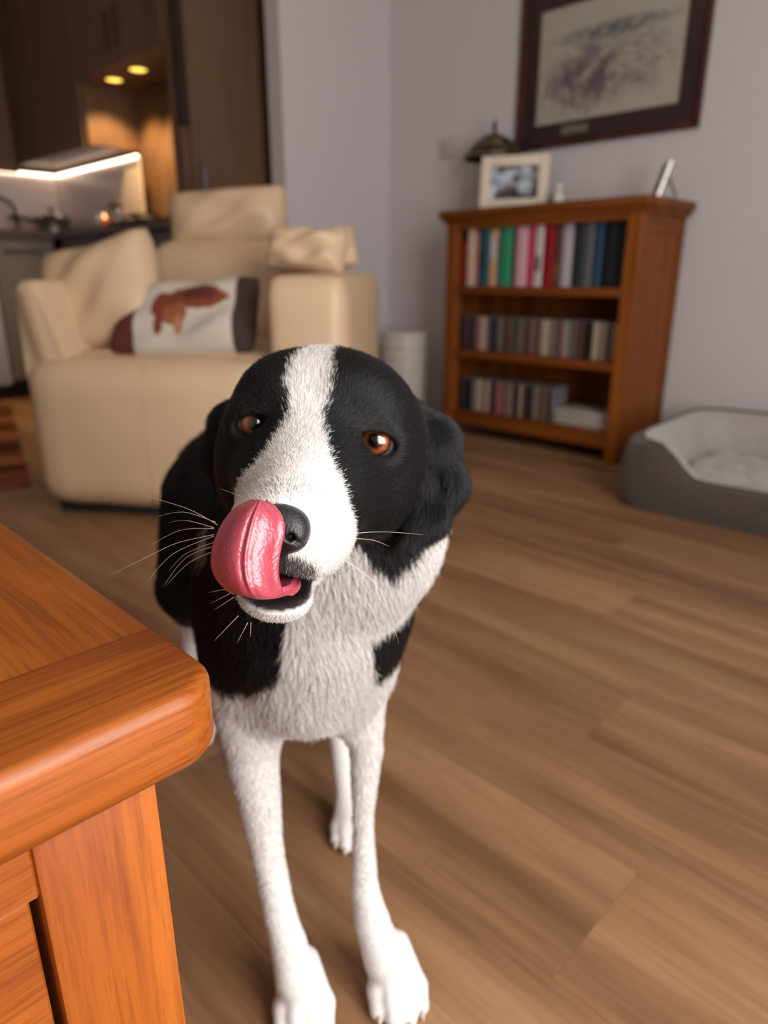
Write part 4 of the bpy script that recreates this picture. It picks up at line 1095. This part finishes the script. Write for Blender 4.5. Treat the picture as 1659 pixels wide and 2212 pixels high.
def pt(px, py, depth):                                # a point of the dog seen at this place and distance
    r = cam_f+rt*(px-829.5)/FPX-cam_u*(py-1106)/FPX
    return CAM+r*depth
def tongue():
    # rows from the mouth out, over the lip and up to the tip: (left, mid, right) as place and distance
    rows = [((545, 1262, .352), (598, 1258, .352), (650, 1256, .352)),
            ((520, 1275, .330), (588, 1280, .330), (648, 1268, .336)),
            ((500, 1280, .312), (575, 1292, .308), (632, 1282, .320)),
            ((482, 1266, .306), (552, 1293, .293), (612, 1278, .309)),
            ((466, 1246, .303), (535, 1270, .286), (603, 1258, .304)),
            ((457, 1222, .302), (524, 1240, .2835), (600, 1232, .302)),
            ((458, 1192, .302), (521, 1208, .2825), (602, 1203, .301)),
            ((465, 1165, .3025), (524, 1178, .2825), (607, 1178, .3005)),
            ((476, 1140, .3035), (531, 1148, .284), (613, 1152, .3005)),
            ((490, 1118, .305), (540, 1122, .2865), (612, 1130, .301)),
            ((507, 1100, .3065), (550, 1101, .290), (604, 1111, .3025)),
            ((528, 1087, .308), (558, 1086, .295), (590, 1095, .304)),
            ((548, 1080, .309), (562, 1079, .300), (574, 1084, .3055))]
    near = lambda q: (q[0], q[1], q[2] if q[2] > .335 else .335-(.335-q[2])*.70)      # the tongue lies against nose and lip
    rows = [tuple(near(q) for q in r) for r in rows]
    m = 14; n = len(rows); G = np.zeros((n, m+1, 3))
    for i, (l, c, r) in enumerate(rows):
        L_, C_, R_ = pt(*l), pt(*c), pt(*r)
        for j in range(m+1):
            u = j/m
            # smooth arch through the three points, flatter in the middle, with the mid ridge
            q = L_*(1-u)*(1-2*u)+C_*4*u*(1-u)+R_*u*(2*u-1)
            G[i, j] = q
    # smooth along the length and refine
    def refine(G):
        n_ = G.shape[0]; t0 = np.arange(n_); t1 = np.linspace(0, n_-1, (n_-1)*4+1); out = np.zeros((len(t1), G.shape[1], 3))
        for a, t in enumerate(t1):
            i = min(int(t), n_-2); f = t-i
            p0, p1, p2, p3 = G[max(i-1, 0)], G[i], G[i+1], G[min(i+2, n_-1)]
            out[a] = .5*(2*p1+(p2-p0)*f+(2*p0-5*p1+4*p2-p3)*f*f+(3*p1-p0-3*p2+p3)*f**3)
        return out
    G = refine(G); G = refine(G.transpose(1, 0, 2)).transpose(1, 0, 2)
    nr, nc = G.shape[:2]
    # normals, thickness and relief
    du = np.gradient(G, axis=1); dv = np.gradient(G, axis=0); N_ = np.cross(du, dv); N_ /= np.linalg.norm(N_, axis=2)[..., None]+1e-12
    if (N_[nr//2, nc//2] @ (CAM-G[nr//2, nc//2])) < 0: N_ = -N_
    uu = np.linspace(0, 1, nc)[None]; vv = np.linspace(0, 1, nr)[:, None]
    mid = .47+.07*np.sin(vv*3.2-.4)
    ridge = .0011*np.exp(-((uu-mid-.02)/.022)**2)-.0009*np.exp(-((uu-mid+.045)/.035)**2)-.0003*np.exp(-((uu-mid-.09)/.05)**2)
    rim = .0011*np.exp(-((uu-.975)/.03)**2)+.0007*np.exp(-((uu-.03)/.03)**2)
    env = sstep(vv, .25, .4)*(1-.75*sstep(vv, .80, .97))
    G2 = G+N_*((ridge*env+rim)+.00005*np.sin(uu*40)*np.sin(vv*26))[..., None]
    th = .0042*np.clip(np.minimum(uu*9, (1-uu)*9), .25, 1)**.5*np.clip((1-vv)*9, .25, 1)**.5
    Bk = G-N_*th[..., None]
    Vv = np.concatenate([G2.reshape(-1, 3), Bk.reshape(-1, 3)]); o_ = nr*nc; Q = []
    I = lambda i, j: i*nc+j
    for i in range(nr-1):
        for j in range(nc-1):
            Q.append((I(i, j), I(i, j+1), I(i+1, j+1), I(i+1, j))); Q.append((o_+I(i, j), o_+I(i+1, j), o_+I(i+1, j+1), o_+I(i, j+1)))
    for i in range(nr-1):
        for j in (0, nc-1): Q.append((I(i, j), I(i+1, j), o_+I(i+1, j), o_+I(i, j)))
    for j in range(nc-1):
        for i in (0, nr-1): Q.append((I(i, j), o_+I(i, j), o_+I(i, j+1), I(i, j+1)))
    bm = bmesh.new(); vs = [bm.verts.new(v) for v in Vv]
    for q in Q: bm.faces.new([vs[k] for k in q])
    return finish(bm, smooth=True)
def tongue_mat():
    m = mat('tongue_flesh', srgb(170, 64, 80), .34, .6, var=.35, scale=70)
    nt = m.node_tree; N = nt.nodes; b = N['Principled BSDF']
    b.inputs['Subsurface Weight'].default_value = .35; b.inputs['Subsurface Radius'].default_value = (.006, .002, .0015); b.inputs['Subsurface Scale'].default_value = .5
    b.inputs['Coat Weight'].default_value = .8; b.inputs['Coat Roughness'].default_value = .12
    tc = N.new('ShaderNodeTexCoord'); nz = N.new('ShaderNodeTexNoise'); nz.inputs['Scale'].default_value = 700; nz.inputs['Detail'].default_value = 2
    bp = N.new('ShaderNodeBump'); bp.inputs['Strength'].default_value = .45; bp.inputs['Distance'].default_value = .0008
    nt.links.new(tc.outputs['Object'], nz.inputs['Vector']); nt.links.new(nz.outputs['Fac'], bp.inputs['Height']); nt.links.new(bp.outputs[0], b.inputs['Normal']); nt.links.new(bp.outputs[0], b.inputs['Coat Normal'])
    return m
link('tongue', tongue(), tongue_mat(), dog)

M_WHISK = mat('whisker_white', srgb(216, 204, 192), .4, .4)
def whisker(pix, d0, d1, r=.00022):
    P_ = [pt(x_, y_, d0+(d1-d0)*i/(len(pix)-1)) for i, (x_, y_) in enumerate(pix)]
    n = 10; pts = []
    for k in range(n+1):     # smooth through the points
        t = k/n*(len(P_)-1); i = min(int(t), len(P_)-2); f = t-i
        p0, p1, p2, p3 = P_[max(i-1, 0)], P_[i], P_[i+1], P_[min(i+2, len(P_)-1)]
        pts.append(.5*(2*p1+(p2-p0)*f+(2*p0-5*p1+4*p2-p3)*f*f+(3*p1-p0-3*p2+p3)*f**3))
    link('whisker', tube_me(pts, [r*(1-.85*k/n) for k in range(n+1)], 5), M_WHISK, dog)
for px_ in ([(470, 1134), (405, 1099), (310, 1070)], [(465, 1128), (396, 1106), (335, 1117)], [(462, 1142), (387, 1146), (320, 1182)], [(462, 1155), (382, 1173), (320, 1202), (236, 1243)],
            [(462, 1158), (373, 1197), (318, 1256)], [(466, 1170), (400, 1197), (365, 1233)], [(466, 1178), (400, 1206), (352, 1268)], [(470, 1188), (409, 1215), (358, 1266)], [(462, 1140), (400, 1124), (362, 1130)]):
    whisker(px_, .338, .368)
for px_ in ([(505, 1278), (454, 1304)], [(505, 1290), (462, 1318)], [(535, 1345), (512, 1389)], [(542, 1345), (541, 1376)], [(515, 1330), (462, 1385)], [(500, 1270), (450, 1280)]):
    whisker(px_, .352, .360, .00018)
for px_ in ([(712, 1170), (766, 1153), (833, 1149), (913, 1155)], [(740, 1163), (802, 1166), (840, 1180)], [(745, 1210), (820, 1273), (862, 1390)], [(520, 1072), (474, 1055)]):
    whisker(px_, .338, .372, .00018)
M_CLAW = mat('claw', srgb(196, 180, 168), .4, .4)
for t in TOES:
    tip = np.array(t[2][0]); dr = tip-np.array(t[1][0]); dr[2] = 0; dr /= np.linalg.norm(dr)
    r_ = t[2][1]
    link('claw', tube_me(W3(np.array([tip+dr*(r_*.6)+[0, 0, .002], tip+dr*(r_*1.15)+[0, 0, .0015], tip+dr*(r_*1.55)+[0, 0, -.0035]])), [.0032, .0026, .0007], 8), M_CLAW, dog)
